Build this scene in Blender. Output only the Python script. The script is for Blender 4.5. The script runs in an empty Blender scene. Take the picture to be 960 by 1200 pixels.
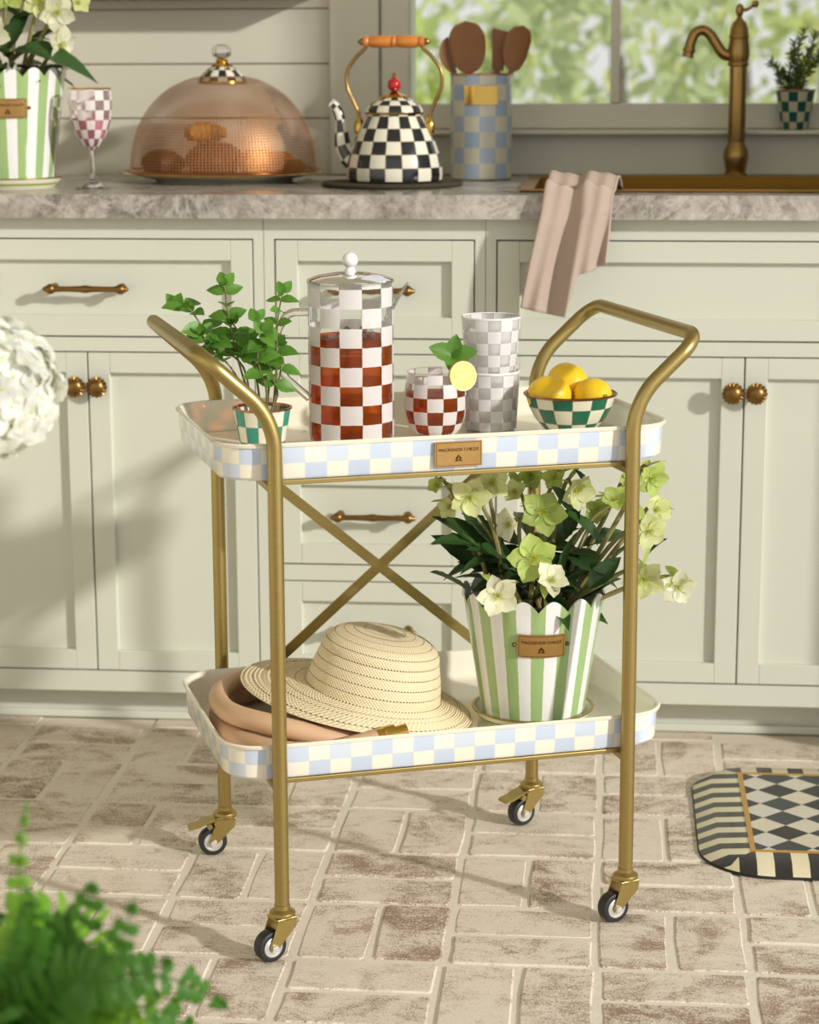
import bpy, math, random
from mathutils import Vector, Matrix, Quaternion
import numpy as np

PI = math.pi
random.seed(7)
S = bpy.context.scene
COL = S.collection

# ------------------------------------------------------------------ camera
FPX, PITCH, YAW, CAMH, CAMD, ROLL = 2542.1, 0.205426, 0.0933237, 1.127107, 3.518216, -0.003525
_F = Vector((-math.sin(YAW)*math.cos(PITCH), math.cos(YAW)*math.cos(PITCH), -math.sin(PITCH)))
_R0 = Vector((math.cos(YAW), math.sin(YAW), 0)); _U0 = _R0.cross(_F)
_R = math.cos(ROLL)*_R0 + math.sin(ROLL)*_U0
_U = -math.sin(ROLL)*_R0 + math.cos(ROLL)*_U0
_C = Vector((0, -CAMD, CAMH))
cam = bpy.data.cameras.new('camera'); camo = bpy.data.objects.new('camera', cam); COL.objects.link(camo)
cam.sensor_fit = 'HORIZONTAL'; cam.sensor_width = 36; cam.lens = FPX*36/960
camo.matrix_world = Matrix(((_R.x, _U.x, -_F.x, _C.x), (_R.y, _U.y, -_F.y, _C.y), (_R.z, _U.z, -_F.z, _C.z), (0, 0, 0, 1)))
cam.dof.use_dof = True; cam.dof.focus_distance = 2.86; cam.dof.aperture_fstop = 7.0
cam.clip_start = 0.05; cam.clip_end = 200
S.camera = camo

# ------------------------------------------------------------------ light
S.view_settings.view_transform = 'Standard'; S.view_settings.look = 'None'
S.view_settings.gamma = 1; S.view_settings.use_curve_mapping = False
S.view_settings.exposure = 0.0
S.cycles.transparent_max_bounces = 24
S.cycles.max_bounces = 8
S.cycles.caustics_reflective = False
SUN = Vector((-1, .62, -.42)).normalized()
sl = bpy.data.lights.new('sun_offscreen', 'SUN'); sl.energy = 3.0; sl.angle = math.radians(2.4); sl.color = (1, .96, .885)
so = bpy.data.objects.new('sun_offscreen', sl); COL.objects.link(so); so.rotation_euler = SUN.to_track_quat('-Z', 'Y').to_euler()
so.location = (4, -4, 3)
W = bpy.data.worlds.new('world'); S.world = W; W.use_nodes = True
W.node_tree.nodes['Background'].inputs[0].default_value = (1.0, .99, .975, 1)
W.node_tree.nodes['Background'].inputs[1].default_value = .80

# ------------------------------------------------------------------ pixel helpers (a pixel is a direction; the plane gives the distance)
def ray(px, py): return _F + _R*((px-480)/FPX) - _U*((py-600)/FPX)
def onY(px, py, Y): d = ray(px, py); return _C + d*((Y-_C.y)/d.y)
def onZ(px, py, Z): d = ray(px, py); return _C + d*((Z-_C.z)/d.z)

# ------------------------------------------------------------------ materials
def lin(c):
    r = []
    for x in c[:3]:
        x = x/255; r.append(x/12.92 if x <= .04045 else ((x+.055)/1.055)**2.4)
    return (*r, 1)
class N:
    def __init__(s, name):
        s.m = bpy.data.materials.new(name); s.m.use_nodes = True
        s.t = s.m.node_tree; s.n = s.t.nodes; s.n.clear(); s.out = s.n.new('ShaderNodeOutputMaterial')
    def add(s, typ, **kw):
        n = s.n.new('ShaderNode'+typ)
        for k, v in kw.items():
            if k[0] == '_': setattr(n, k[1:], v)
        return n
    def link(s, a, b): s.t.links.new(a, b)
    def val(s, inp, v):
        if hasattr(v, 'is_output'): s.link(v, inp)
        else: inp.default_value = v
    def math(s, op, a, b=None, c=None):
        n = s.add('Math', _operation=op); s.val(n.inputs[0], a)
        if b is not None: s.val(n.inputs[1], b)
        if c is not None: s.val(n.inputs[2], c)
        return n.outputs[0]
    def mix(s, f, a, b, mode='MIX'):
        n = s.add('Mix', _data_type='RGBA', _blend_type=mode)
        s.val(n.inputs[0], f); s.val(n.inputs[6], a); s.val(n.inputs[7], b); return n.outputs[2]
    def noise(s, vec, scale, detail=3, rough=.55, dist=0):
        n = s.add('TexNoise'); n.inputs['Scale'].default_value = scale; n.inputs['Detail'].default_value = detail
        n.inputs['Roughness'].default_value = rough; n.inputs['Distortion'].default_value = dist
        if vec is not None: s.link(vec, n.inputs['Vector'])
        return n.outputs['Fac']
    def ramp(s, f, stops):
        n = s.add('ValToRGB'); e = n.color_ramp.elements
        e[0].position, e[0].color = stops[0]; e[1].position, e[1].color = stops[-1]
        for p, c in stops[1:-1]: k = e.new(p); k.color = c
        s.link(f, n.inputs[0]); return n.outputs[0]
    def map(s, vec, scale=(1, 1, 1), rot=(0, 0, 0)):
        n = s.add('Mapping'); n.inputs['Scale'].default_value = scale; n.inputs['Rotation'].default_value = rot
        s.link(vec, n.inputs[0]); return n.outputs[0]
    def obj(s): return s.add('TexCoord').outputs['Object']
    def uv(s): return s.add('TexCoord').outputs['UV']
    def pos(s): return s.add('NewGeometry').outputs['Position']
    def bump(s, h, strength=.2, dist=.002):
        n = s.add('Bump'); n.inputs['Strength'].default_value = strength; n.inputs['Distance'].default_value = dist
        s.link(h, n.inputs['Height']); return n.outputs[0]
    def bsdf(s, col, rough=.5, metal=0, normal=None, **kw):
        n = s.add('BsdfPrincipled'); s.val(n.inputs['Base Color'], col); s.val(n.inputs['Roughness'], rough); n.inputs['Metallic'].default_value = metal
        if normal is not None: s.link(normal, n.inputs['Normal'])
        for k, v in kw.items(): s.val(n.inputs[k.replace('_', ' ')], v)
        return n.outputs[0]
    def mixs(s, f, a, b):
        n = s.add('MixShader'); s.val(n.inputs[0], f); s.link(a, n.inputs[1]); s.link(b, n.inputs[2]); return n.outputs[0]
    def done(s, sh): s.link(sh, s.out.inputs[0]); return s.m
def plain(name, c, rough=.5, metal=0, c2=None, sc=30, bump=0, bsc=200, bd=.001, coat=0):
    m = N(name); col = lin(c); v = m.obj()
    if c2 is not None: col = m.mix(m.noise(v, sc), lin(c), lin(c2))
    nm = m.bump(m.noise(v, bsc), bump, bd) if bump else None
    return m.done(m.bsdf(col, rough, metal, nm, Coat_Weight=coat))
def check(name, A, B, rough=.3, A2=None, B2=None, wob=.05, line=None, coat=.0):
    """hand-painted checks; UV counts the checks"""
    m = N(name); uv = m.uv(); sp = m.add('SeparateXYZ'); m.link(uv, sp.inputs[0])
    nz = m.math('SUBTRACT', m.noise(uv, 1.7), .5)
    u = m.math('MULTIPLY_ADD', nz, wob*2, sp.outputs[0]); v = m.math('MULTIPLY_ADD', m.math('SUBTRACT', m.noise(m.map(uv, (1.3, 1.3, 1.3)), 2.3), .5), wob*2, sp.outputs[1])
    fu = m.math('FLOOR', u); fv = m.math('FLOOR', v)
    fac = m.math('FLOORED_MODULO', m.math('ADD', fu, fv), 2)
    cb = m.add('CombineXYZ'); m.link(fu, cb.inputs[0]); m.link(fv, cb.inputs[1])
    wn = m.add('TexWhiteNoise', _noise_dimensions='2D'); m.link(cb.outputs[0], wn.inputs['Vector'])
    st = m.noise(m.map(uv, (1.2, 7, 1)), 2.5, 3)
    vary = m.math('MULTIPLY', m.math('ADD', wn.outputs['Value'], st), .55)
    a = m.mix(vary, lin(A), lin(A2 or A)); b = m.mix(vary, lin(B), lin(B2 or B))
    col = m.mix(fac, a, b)
    if line is not None:
        eu = m.math('ABSOLUTE', m.math('SUBTRACT', m.math('FRACT', u), .5)); ev = m.math('ABSOLUTE', m.math('SUBTRACT', m.math('FRACT', v), .5))
        e = m.math('GREATER_THAN', m.math('MAXIMUM', eu, ev), .475)
        col = m.mix(m.math('MULTIPLY', e, .55), col, lin(line))
    return m.done(m.bsdf(col, rough, 0, None, Coat_Weight=coat))
def thin_glass(m, tint=(.97, .975, .97, 1)):
    t = m.add('BsdfTransparent'); t.inputs[0].default_value = tint
    g = m.add('BsdfGlossy'); g.inputs['Roughness'].default_value = .03
    lw = m.add('LayerWeight'); lw.inputs[0].default_value = .22
    return m.mixs(m.math('MULTIPLY_ADD', lw.outputs['Fresnel'], .75, .03), t.outputs[0], g.outputs[0])
def glass(name, tint=(.97, .975, .97, 1)):
    m = N(name); return m.done(thin_glass(m, tint))
def check_glass(name, white, opac=1.0, tint=(.97, .975, .97, 1), frost=0.0, wob=.035, parity=0):
    m = N(name); uv = m.uv(); sp = m.add('SeparateXYZ'); m.link(uv, sp.inputs[0])
    u = m.math('MULTIPLY_ADD', m.math('SUBTRACT', m.noise(uv, 1.7), .5), wob*2, sp.outputs[0])
    v = m.math('MULTIPLY_ADD', m.math('SUBTRACT', m.noise(uv, 2.6), .5), wob*2, sp.outputs[1])
    fac = m.math('FLOORED_MODULO', m.math('ADD', m.math('ADD', m.math('FLOOR', u), m.math('FLOOR', v)), parity), 2)
    d = m.bsdf(lin(white), .45)
    tr = m.add('BsdfTranslucent'); tr.inputs[0].default_value = lin(white)
    d = m.mixs(.25, d, tr.outputs[0])
    g = thin_glass(m, tint)
    if frost: g = m.mixs(frost, g, d)
    return m.done(m.mixs(m.math('MULTIPLY', fac, opac), g, d))
def leafy(name, c, c2, trans=.3, rough=.5, sc=40):
    m = N(name); col = m.mix(m.noise(m.obj(), sc), lin(c), lin(c2))
    oi = m.add('ObjectInfo'); hs = m.add('HueSaturation'); m.link(col, hs.inputs['Color'])
    m.link(m.math('MULTIPLY_ADD', oi.outputs['Random'], .35, .82), hs.inputs['Value']); col = hs.outputs[0]
    b = m.bsdf(col, rough); t = m.add('BsdfTranslucent'); m.link(col, t.inputs[0])
    return m.done(m.mixs(trans, b, t.outputs[0]))

M = {}
def build_materials():
    M['paint'] = plain('cabinet paint', (216, 219, 206), .42, c2=(212, 215, 202), sc=6)
    M['wallpaint'] = plain('wall paint', (222, 219, 203), .5, c2=(216, 213, 197), sc=5)
    M['inside'] = plain('cabinet plywood', (196, 172, 134), .7, c2=(182, 156, 118), sc=10)
    # brushed brass
    m = N('brushed brass'); v = m.obj(); nz = m.noise(m.map(v, (60, 60, 900)), 1, 2)
    M['brass'] = m.done(m.bsdf(m.mix(nz, lin((168, 148, 92)), lin((186, 166, 108))), .38, 1, m.bump(nz, .05, .0003)))
    m = N('antique brass'); v = m.obj(); nz = m.noise(v, 90, 3)
    M['antique'] = m.done(m.bsdf(m.mix(nz, lin((126, 96, 56)), lin((150, 116, 68))), .38, 1))
    m = N('bronze faucet'); v = m.obj(); nz = m.noise(m.map(v, (80, 80, 10)), 1, 3)
    M['bronze'] = m.done(m.bsdf(m.mix(nz, lin((150, 120, 72)), lin((176, 144, 90))), .33, 1))
    M['gold'] = plain('polished gold', (214, 176, 92), .2, 1)
    M['sinkbrass'] = plain('sink brass', (170, 128, 52), .34, 1, c2=(158, 116, 42), sc=20)
    M['plaque'] = plain('copper plaque', (206, 170, 112), .36, 1, c2=(190, 150, 92), sc=60)
    M['plaque_dark'] = plain('plaque engraving', (96, 62, 26), .45, 1)
    M['copper'] = plain('copper rim', (196, 140, 100), .25, 1, c2=(150, 96, 64), sc=120)
    M['silver'] = plain('wheel silver', (225, 226, 224), .3, .6)
    M['rubber'] = plain('black rubber', (38, 38, 40), .45)
    M['cream'] = plain('cream enamel', (243, 238, 220), .16, coat=.3)
    M['white'] = plain('white enamel', (244, 243, 240), .18, coat=.3)
    M['bluecheck'] = check('sky blue check enamel', (252, 249, 236), (222, 231, 243), .2, (247, 243, 224), (196, 214, 240), .03, (222, 222, 222), .4)
    M['canistercheck'] = check('canister check enamel', (226, 222, 204), (190, 203, 220), .25, (214, 208, 184), (164, 184, 212), .03, None, .3)
    M['courtly'] = check('black white check enamel', (242, 239, 226), (26, 26, 29), .14, (230, 224, 204), (36, 39, 50), .03, (150, 130, 90), .6)
    M['greencheck'] = check('green check enamel', (244, 240, 222), (22, 116, 84), .2, (232, 226, 204), (10, 92, 70), .04, (150, 140, 110), .4)
    M['tealcheck'] = check('teal check enamel', (240, 236, 220), (58, 160, 140), .25, (230, 224, 204), (30, 130, 116), .04, (170, 120, 90), .3)
    M['darkteal'] = check('dark teal check enamel', (214, 206, 180), (24, 96, 90), .3, (196, 188, 160), (14, 76, 76), .03)
    # whitewashed bricks
    m = N('whitewashed brick'); p = m.pos(); oi = m.add('ObjectInfo')
    o3 = m.add('VectorMath', _operation='ADD'); m.link(p, o3.inputs[0])
    cbx = m.add('CombineXYZ'); m.link(m.math('MULTIPLY', oi.outputs['Random'], 37.0), cbx.inputs[2]); m.link(cbx.outputs[0], o3.inputs[1])
    ap = o3.outputs[0]
    big = m.noise(ap, 11, 4, .6, .8); streak = m.noise(m.map(ap, (22, 48, 30), (0, 0, .5)), 1, 4, .65, 1.4); fine = m.noise(p, 420, 3, .75); fine2 = m.noise(p, 170, 3, .7)
    br = m.mix(oi.outputs['Random'], lin((152, 126, 106)), lin((180, 156, 136)))
    patch = m.math('MULTIPLY', m.math('SUBTRACT', m.math('ADD', m.math('MULTIPLY', big, 1.35), m.math('MULTIPLY', streak, .65)), 1.0), .72)
    k = m.math('ADD', m.math('ADD', m.math('MULTIPLY', fine, 1.05), m.math('MULTIPLY', fine2, .25)), patch)
    k = m.math('ADD', k, m.math('MULTIPLY', m.math('SUBTRACT', oi.outputs['Random'], .5), .10))
    w = m.ramp(k, [(.47, (0, 0, 0, 1)), (.60, (.75, .75, .75, 1)), (.72, (1, 1, 1, 1))])
    col = m.mix(w, br, m.mix(fine2, lin((228, 214, 197)), lin((242, 232, 218))))
    M['brick'] = m.done(m.bsdf(col, .85, 0, m.bump(m.math('ADD', fine, m.math('MULTIPLY', streak, 1.4)), .6, .0018)))
    m = N('mortar'); p = m.pos(); nz = m.noise(p, 160, 3)
    M['mortar'] = m.done(m.bsdf(m.mix(nz, lin((240, 231, 218)), lin((224, 214, 199))), .9, 0, m.bump(nz, .5, .002)))
    # marble
    m = N('grey quartzite'); p = m.pos(); a = m.noise(p, 7, 8, .68, .6); b = m.noise(p, 75, 6, .7)
    vein = m.ramp(m.noise(p, 11, 8, .66, .9), [(.455, (0, 0, 0, 1)), (.49, (1, 1, 1, 1)), (.53, (0, 0, 0, 1))])
    col = m.ramp(m.math('ADD', m.math('MULTIPLY', a, .6), m.math('MULTIPLY', b, .4)), [(.36, lin((98, 92, 86))), (.5, lin((168, 160, 152))), (.66, lin((206, 200, 192)))])
    col = m.mix(m.math('MULTIPLY', vein, .32), col, lin((232, 228, 220)))
    M['marble'] = m.done(m.bsdf(col, .2, 0))
    # straw hat : open rows of little holes
    m = N('woven straw'); uv = m.uv(); sp = m.add('SeparateXYZ'); m.link(uv, sp.inputs[0])
    row = m.math('FLOOR', sp.outputs[1]); fr = m.math('FRACT', sp.outputs[1])
    d = m.math('FRACT', m.math('MULTIPLY', sp.outputs[0], 1.0))
    hole = m.math('MULTIPLY', m.math('LESS_THAN', m.math('ABSOLUTE', m.math('SUBTRACT', fr, .5)), .16), m.math('LESS_THAN', m.math('ABSOLUTE', m.math('SUBTRACT', d, .5)), .3))
    hole = m.math('MULTIPLY', hole, m.math('LESS_THAN', m.math('FLOORED_MODULO', row, 3), .5))
    hole = m.math('MULTIPLY', hole, m.math('LESS_THAN', sp.outputs[2], .5))
    weave = m.math('MULTIPLY', m.math('SINE', m.math('MULTIPLY', sp.outputs[0], 2*PI*1.0)), m.math('SINE', m.math('MULTIPLY', sp.outputs[1], PI*2)))
    nz = m.noise(m.map(uv, (.5, 2, 1)), 1.5, 3)
    col = m.mix(nz, lin((248, 234, 202)), lin((232, 212, 168)))
    b = m.bsdf(col, .7, 0, m.bump(weave, .5, .0012)); t = m.add('BsdfTransparent')
    M['straw'] = m.done(m.mixs(hole, b, t.outputs[0]))
    M['hose'] = plain('tan rubber hose', (222, 184, 150), .5, c2=(214, 174, 138), sc=20)
    m = N('lemon peel'); v = m.obj(); vo = m.add('TexVoronoi'); vo.inputs['Scale'].default_value = 420; m.link(v, vo.inputs['Vector'])
    M['lemon'] = m.done(m.bsdf(m.mix(m.noise(v, 35), lin((252, 212, 44)), lin((246, 198, 26))), .34, 0, m.bump(vo.outputs['Distance'], .25, .0008), Subsurface_Weight=.1))
    M['lemontip'] = plain('lemon tip', (150, 132, 40), .6)
    M['lemonflesh'] = plain('lemon flesh', (240, 216, 90), .3, c2=(250, 236, 150), sc=300)
    M['pith'] = plain('lemon pith', (250, 240, 190), .6)
    M['greenstripe'] = stripes('green stripe enamel', (246, 246, 243), (150, 182, 116), (232, 232, 236), (170, 198, 138))
    M['soil'] = plain('dark soil', (48, 38, 28), .95, c2=(30, 24, 18), sc=120, bump=.6, bsc=150, bd=.006)
    M['petal_green'] = leafy('green hellebore petal', (178, 202, 96), (206, 220, 130), .35, .5, 60)
    M['petal_cream'] = leafy('cream hellebore petal', (240, 240, 196), (216, 226, 140), .35, .5, 50)
    M['petal_white'] = leafy('white hellebore petal', (250, 248, 226), (236, 238, 200), .35, .5, 50)
    M['stamen'] = plain('yellow stamens', (206, 204, 88), .6, c2=(168, 178, 56), sc=300)
    M['hellleaf'] = leafy('dark hellebore leaf', (40, 66, 34), (62, 96, 46), .15, .34, 50)
    M['stem'] = plain('hellebore stem', (138, 146, 82), .5, c2=(146, 120, 84), sc=30)
    M['mintleaf'] = leafy('mint leaf', (124, 172, 72), (84, 140, 50), .38, .42, 120)
    M['mintstem'] = plain('mint stem', (128, 138, 70), .5, c2=(120, 90, 64), sc=40)
    M['fern'] = leafy('fern frond', (88, 142, 46), (58, 112, 32), .4, .5, 30)
    M['fernlight'] = leafy('young fern frond', (142, 190, 62), (112, 166, 46), .4, .5, 30)
    M['rosemary'] = leafy('rosemary needle', (138, 156, 92), (104, 128, 66), .35, .5, 60)
    M['hydrangea'] = leafy('white hydrangea petal', (253, 253, 250), (248, 250, 240), .4, .6, 60)
    M['hydcentre'] = plain('floret centre', (196, 208, 110), .6)
    M['garden'] = leafy('garden leaf', (182, 204, 112), (208, 216, 138), .45, .55, 3)
    M['garden2'] = leafy('yellow garden leaf', (218, 214, 132), (196, 206, 118), .45, .55, 3)
    M['garden3'] = leafy('pale garden leaf', (192, 212, 150), (214, 222, 168), .45, .55, 3)
    M['lawn'] = plain('lawn', (150, 170, 90), .9, c2=(170, 184, 104), sc=2)
    M['bark'] = plain('bark', (110, 96, 78), .9, c2=(84, 72, 58), sc=8)
    M['spoonwood'] = plain('brown wood', (164, 112, 68), .5, c2=(138, 90, 52), sc=18)
    M['gripwood'] = plain('orange wood', (222, 142, 60), .35, c2=(198, 112, 40), sc=30, coat=.4)
    M['shelfwood'] = plain('reddish shelf wood', (150, 104, 76), .5, c2=(132, 88, 62), sc=12)
    M['trivet'] = plain('dark woven mat', (74, 66, 44), .8, c2=(50, 46, 34), sc=160, bump=.8, bsc=260, bd=.004)
    M['red'] = plain('red bead', (196, 30, 44), .25, c2=(176, 20, 36), sc=60, coat=.4)
    # mesh dome
    m = N('copper wire mesh'); uv = m.uv(); sp = m.add('SeparateXYZ'); m.link(uv, sp.inputs[0])
    a = m.math('SINE', m.math('MULTIPLY', sp.outputs[0], 2*PI)); b = m.math('SINE', m.math('MULTIPLY', sp.outputs[1], 2*PI))
    f = m.math('GREATER_THAN', m.math('MAXIMUM', a, b), .72)
    g = m.bsdf(lin((190, 132, 88)), .45, .6); t = m.add('BsdfTransparent')
    M['mesh'] = m.done(m.mixs(f, t.outputs[0], g))
    M['pastry'] = plain('baked pastry', (196, 128, 56), .5, c2=(140, 78, 30), sc=40, bump=.3, bsc=90, bd=.003)
    M['pastrydark'] = plain('dark pastry', (120, 66, 36), .55, c2=(78, 40, 24), sc=60, bump=.4, bsc=90, bd=.003)
    M['pastrygold'] = plain('golden pastry', (226, 168, 78), .5, c2=(190, 120, 46), sc=50, bump=.3, bsc=90, bd=.003)
    m = N('waffle towel'); uv = m.uv(); sp = m.add('SeparateXYZ'); m.link(uv, sp.inputs[0])
    h = m.math('MULTIPLY', m.math('SINE', m.math('MULTIPLY', sp.outputs[0], 2*PI*60)), m.math('SINE', m.math('MULTIPLY', sp.outputs[1], 2*PI*75)))
    M['towel'] = m.done(m.bsdf(m.mix(m.noise(m.map(uv, (6, 6, 1)), 3), lin((186, 167, 155)), lin((194, 175, 164))), .9, 0, m.bump(h, .35, .0012)))
    M['clear'] = glass('clear glass')
    m = N('solid glass'); M['solidglass'] = m.done(m.bsdf((1, 1, 1, 1), .02, 0, None, Transmission_Weight=1.0, IOR=1.45))
    M['windowglass'] = glass('window glass', (.985, .99, .985, 1))
    M['glasscheck'] = check_glass('white check glass', (246, 243, 244), .97)
    M['gobletcheck'] = check_glass('pink white check glass', (248, 243, 245), .95, (.94, .86, .87, 1))
    M['tumblercheck'] = check_glass('frosted check glass', (244, 242, 243), .85, (.95, .95, .95, 1), .30)
    m = N('iced tea'); t = m.add('BsdfTransparent'); t.inputs[0].default_value = (.80, .33, .06, 1)
    d = m.bsdf(lin((196, 96, 22)), .1); M['tea'] = m.done(m.mixs(.22, t.outputs[0], d))
    M['pinkdrink'] = plain('pink drink', (214, 150, 156), .15)
    M['wax'] = plain('knob white', (250, 248, 250), .2, coat=.5)
    M['wicker'] = plain('dark planter', (92, 84, 74), .8, c2=(70, 64, 56), sc=40, bump=.4, bsc=60, bd=.004)
    M['tablewood'] = plain('table wood', (170, 134, 96), .5, c2=(150, 114, 78), sc=10)
    M['vase'] = plain('white vase', (236, 234, 226), .25, coat=.3)
    # floor mat : UV in metres from the mat's corner (u along x, v along y)
    M['matdiamond'] = harlequin()
    M['matstripe'] = check('mat border stripe', (238, 230, 200), (44, 40, 38), .35, (224, 214, 176), (52, 52, 58), .02, None, .2)
    M['matgold'] = plain('mat gold line', (190, 146, 66), .4)
    M['matblack'] = plain('mat base', (28, 27, 26), .5)
def stripes(name, A, B, A2, B2):
    m = N(name); uv = m.uv(); sp = m.add('SeparateXYZ'); m.link(uv, sp.inputs[0])
    u = m.math('MULTIPLY_ADD', m.math('SUBTRACT', m.noise(m.map(uv, (.2, 1.2, 1)), 2.0), .5), .10, sp.outputs[0])
    fac = m.math('FLOORED_MODULO', m.math('FLOOR', u), 2); st = m.noise(m.map(uv, (5, .6, 1)), 1.2, 3)
    return m.done(m.bsdf(m.mix(fac, m.mix(st, lin(A), lin(A2)), m.mix(st, lin(B), lin(B2))), .2, 0, None, Coat_Weight=.4))
def harlequin():
    m = N('mat harlequin'); uv = m.uv(); sp = m.add('SeparateXYZ'); m.link(uv, sp.inputs[0])
    a = m.math('FLOOR', m.math('ADD', sp.outputs[0], sp.outputs[1])); b = m.math('FLOOR', m.math('SUBTRACT', sp.outputs[0], sp.outputs[1]))
    fac = m.math('FLOORED_MODULO', m.math('ADD', a, b), 2)
    cb = m.add('CombineXYZ'); m.link(a, cb.inputs[0]); m.link(b, cb.inputs[1])
    wn = m.add('TexWhiteNoise', _noise_dimensions='2D'); m.link(cb.outputs[0], wn.inputs['Vector'])
    st = m.noise(m.map(uv, (1, 4, 1)), 2, 3)
    light = m.mix(st, m.mix(wn.outputs['Value'], lin((236, 222, 188)), lin((222, 222, 214))), lin((204, 200, 192)))
    dark = m.mix(wn.outputs['Value'], lin((52, 46, 42)), lin((70, 76, 78)))
    return m.done(m.bsdf(m.mix(fac, light, dark), .5, 0, None, Coat_Weight=.0))
build_materials()

# ------------------------------------------------------------------ mesh building
class MB:
    def __init__(s): s.v = []; s.f = []; s.uv = []; s.mi = []
    def face(s, idx, uv=None, mi=0): s.f.append(tuple(idx)); s.uv.append(uv or [(0, 0)]*len(idx)); s.mi.append(mi)
    def box(s, x0, x1, y0, y1, z0, z1, mi=0):
        b = len(s.v); s.v += [(x, y, z) for z in (z0, z1) for y in (y0, y1) for x in (x0, x1)]
        for q in ((0, 2, 3, 1), (4, 5, 7, 6), (0, 1, 5, 4), (2, 6, 7, 3), (0, 4, 6, 2), (1, 3, 7, 5)): s.face([b+i for i in q], None, mi)
        return s
    def lathe(s, prof, n=48, cu=1, rh=None, cx=0, cy=0, mi=0, v0=0, caps=False, wave=None, u0=0):
        b = len(s.v); vv = [v0]
        for i in range(1, len(prof)): vv.append(vv[-1]+math.dist(prof[i], prof[i-1])/(rh or 1))
        for (r, z) in prof:
            for j in range(n):
                a = 2*PI*j/n; rr, zz = (r, z) if wave is None else wave(r, z, a)
                s.v.append((cx+rr*math.cos(a), cy+rr*math.sin(a), zz))
        for i in range(len(prof)-1):
            for j in range(n):
                k = (j+1) % n
                s.face((b+i*n+j, b+i*n+k, b+(i+1)*n+k, b+(i+1)*n+j), [(j/n*cu+u0, vv[i]), ((j+1)/n*cu+u0, vv[i]), ((j+1)/n*cu+u0, vv[i+1]), (j/n*cu+u0, vv[i+1])], mi)
        if caps:
            s.face([b+j for j in range(n)][::-1], None, mi); e = b+(len(prof)-1)*n; s.face([e+j for j in range(n)], None, mi)
        return s
    def tube(s, pts, r, n=10, caps=True, mi=0, cu=1, rh=None, flat=1.0, up=None, closed=False):
        pts = [Vector(p) for p in pts]; m = len(pts); R = r if isinstance(r, (list, tuple)) else [r]*m
        b = len(s.v); nrm = None; L = [0]
        for i in range(m):
            if closed: t = pts[(i+1) % m]-pts[i-1]
            else: t = pts[min(i+1, m-1)]-pts[max(i-1, 0)]
            t = t.normalized() if t.length > 1e-9 else Vector((0, 0, 1))
            if nrm is None:
                nrm = Vector(up) if up else (Vector((0, 0, 1)) if abs(t.z) < .9 else Vector((1, 0, 0)))
            nrm = (nrm-t*nrm.dot(t)).normalized(); bn = t.cross(nrm)
            if i: L.append(L[-1]+(pts[i]-pts[i-1]).length)
            for j in range(n):
                a = 2*PI*j/n; s.v.append(tuple(pts[i]+R[i]*(math.cos(a)*bn+math.sin(a)*nrm*flat)))
        for i in range(m if closed else m-1):
            i2 = (i+1) % m
            for j in range(n):
                k = (j+1) % n; v1 = L[i]/(rh or 1); v2 = (L[i2] if i2 else L[i])/(rh or 1)
                s.face((b+i*n+j, b+i*n+k, b+i2*n+k, b+i2*n+j), [(j/n*cu, v1), ((j+1)/n*cu, v1), ((j+1)/n*cu, v2), (j/n*cu, v2)], mi)
        if caps and not closed:
            s.face([b+j for j in range(n)][::-1], None, mi); e = b+(m-1)*n; s.face([e+j for j in range(n)], None, mi)
        return s
    def grid(s, nu, nv, fn, mi=0, us=1, vs=1):
        b = len(s.v)
        for i in range(nu+1):
            for j in range(nv+1): s.v.append(tuple(fn(i/nu, j/nv)))
        for i in range(nu):
            for j in range(nv):
                a = b+i*(nv+1)+j
                s.face((a, a+nv+1, a+nv+2, a+1), [(i/nu*us, j/nv*vs), ((i+1)/nu*us, j/nv*vs), ((i+1)/nu*us, (j+1)/nv*vs), (i/nu*us, (j+1)/nv*vs)], mi)
        return s
    def sphere(s, c, r, n=16, m=10, sx=1, sy=1, sz=1, mi=0):
        b = len(s.v)
        pr = [(max(1e-5, r*math.sin(PI*i/m)), -r*math.cos(PI*i/m)) for i in range(m+1)]
        for (rr, z) in pr:
            for j in range(n): a = 2*PI*j/n; s.v.append((c[0]+sx*rr*math.cos(a), c[1]+sy*rr*math.sin(a), c[2]+sz*z))
        for i in range(m):
            for j in range(n):
                k = (j+1) % n; s.face((b+i*n+j, b+i*n+k, b+(i+1)*n+k, b+(i+1)*n+j), [(j/n, i/m), ((j+1)/n, i/m), ((j+1)/n, (i+1)/m), (j/n, (i+1)/m)], mi)
        return s
    def prism(s, outline, h0, h1, axis='z', mi=0):
        """outline: 2-D points counter-clockwise, pushed from h0 to h1 along axis"""
        b = len(s.v); n = len(outline)
        def P(a, c, h): return {'z': (a, c, h), 'y': (a, h, c), 'x': (h, a, c)}[axis]
        for h in (h0, h1): s.v += [P(a, c, h) for a, c in outline]
        s.face([b+i for i in range(n)][::-1], None, mi); s.face([b+n+i for i in range(n)], None, mi)
        for i in range(n): k = (i+1) % n; s.face((b+i, b+k, b+n+k, b+n+i), None, mi)
        return s
    def mesh(s, name, mats, smooth=True, ang=40):
        me = bpy.data.meshes.new(name); me.from_pydata(s.v, [], s.f)
        for x in (mats if isinstance(mats, (list, tuple)) else [mats]): me.materials.append(M[x] if isinstance(x, str) else x)
        ul = me.uv_layers.new(name='UV'); flat = [c for f in s.uv for t in f for c in t]; ul.data.foreach_set('uv', flat)
        if any(s.mi): me.polygons.foreach_set('material_index', s.mi)
        if smooth:
            me.polygons.foreach_set('use_smooth', [True]*len(me.polygons)); me.set_sharp_from_angle(angle=math.radians(ang))
        me.update(); return me
    def build(s, name, mats, parent=None, smooth=True, ang=40, bevel=0, seg=2):
        return link(s.mesh(name, mats, smooth, ang), name, parent, bevel, seg)
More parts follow.
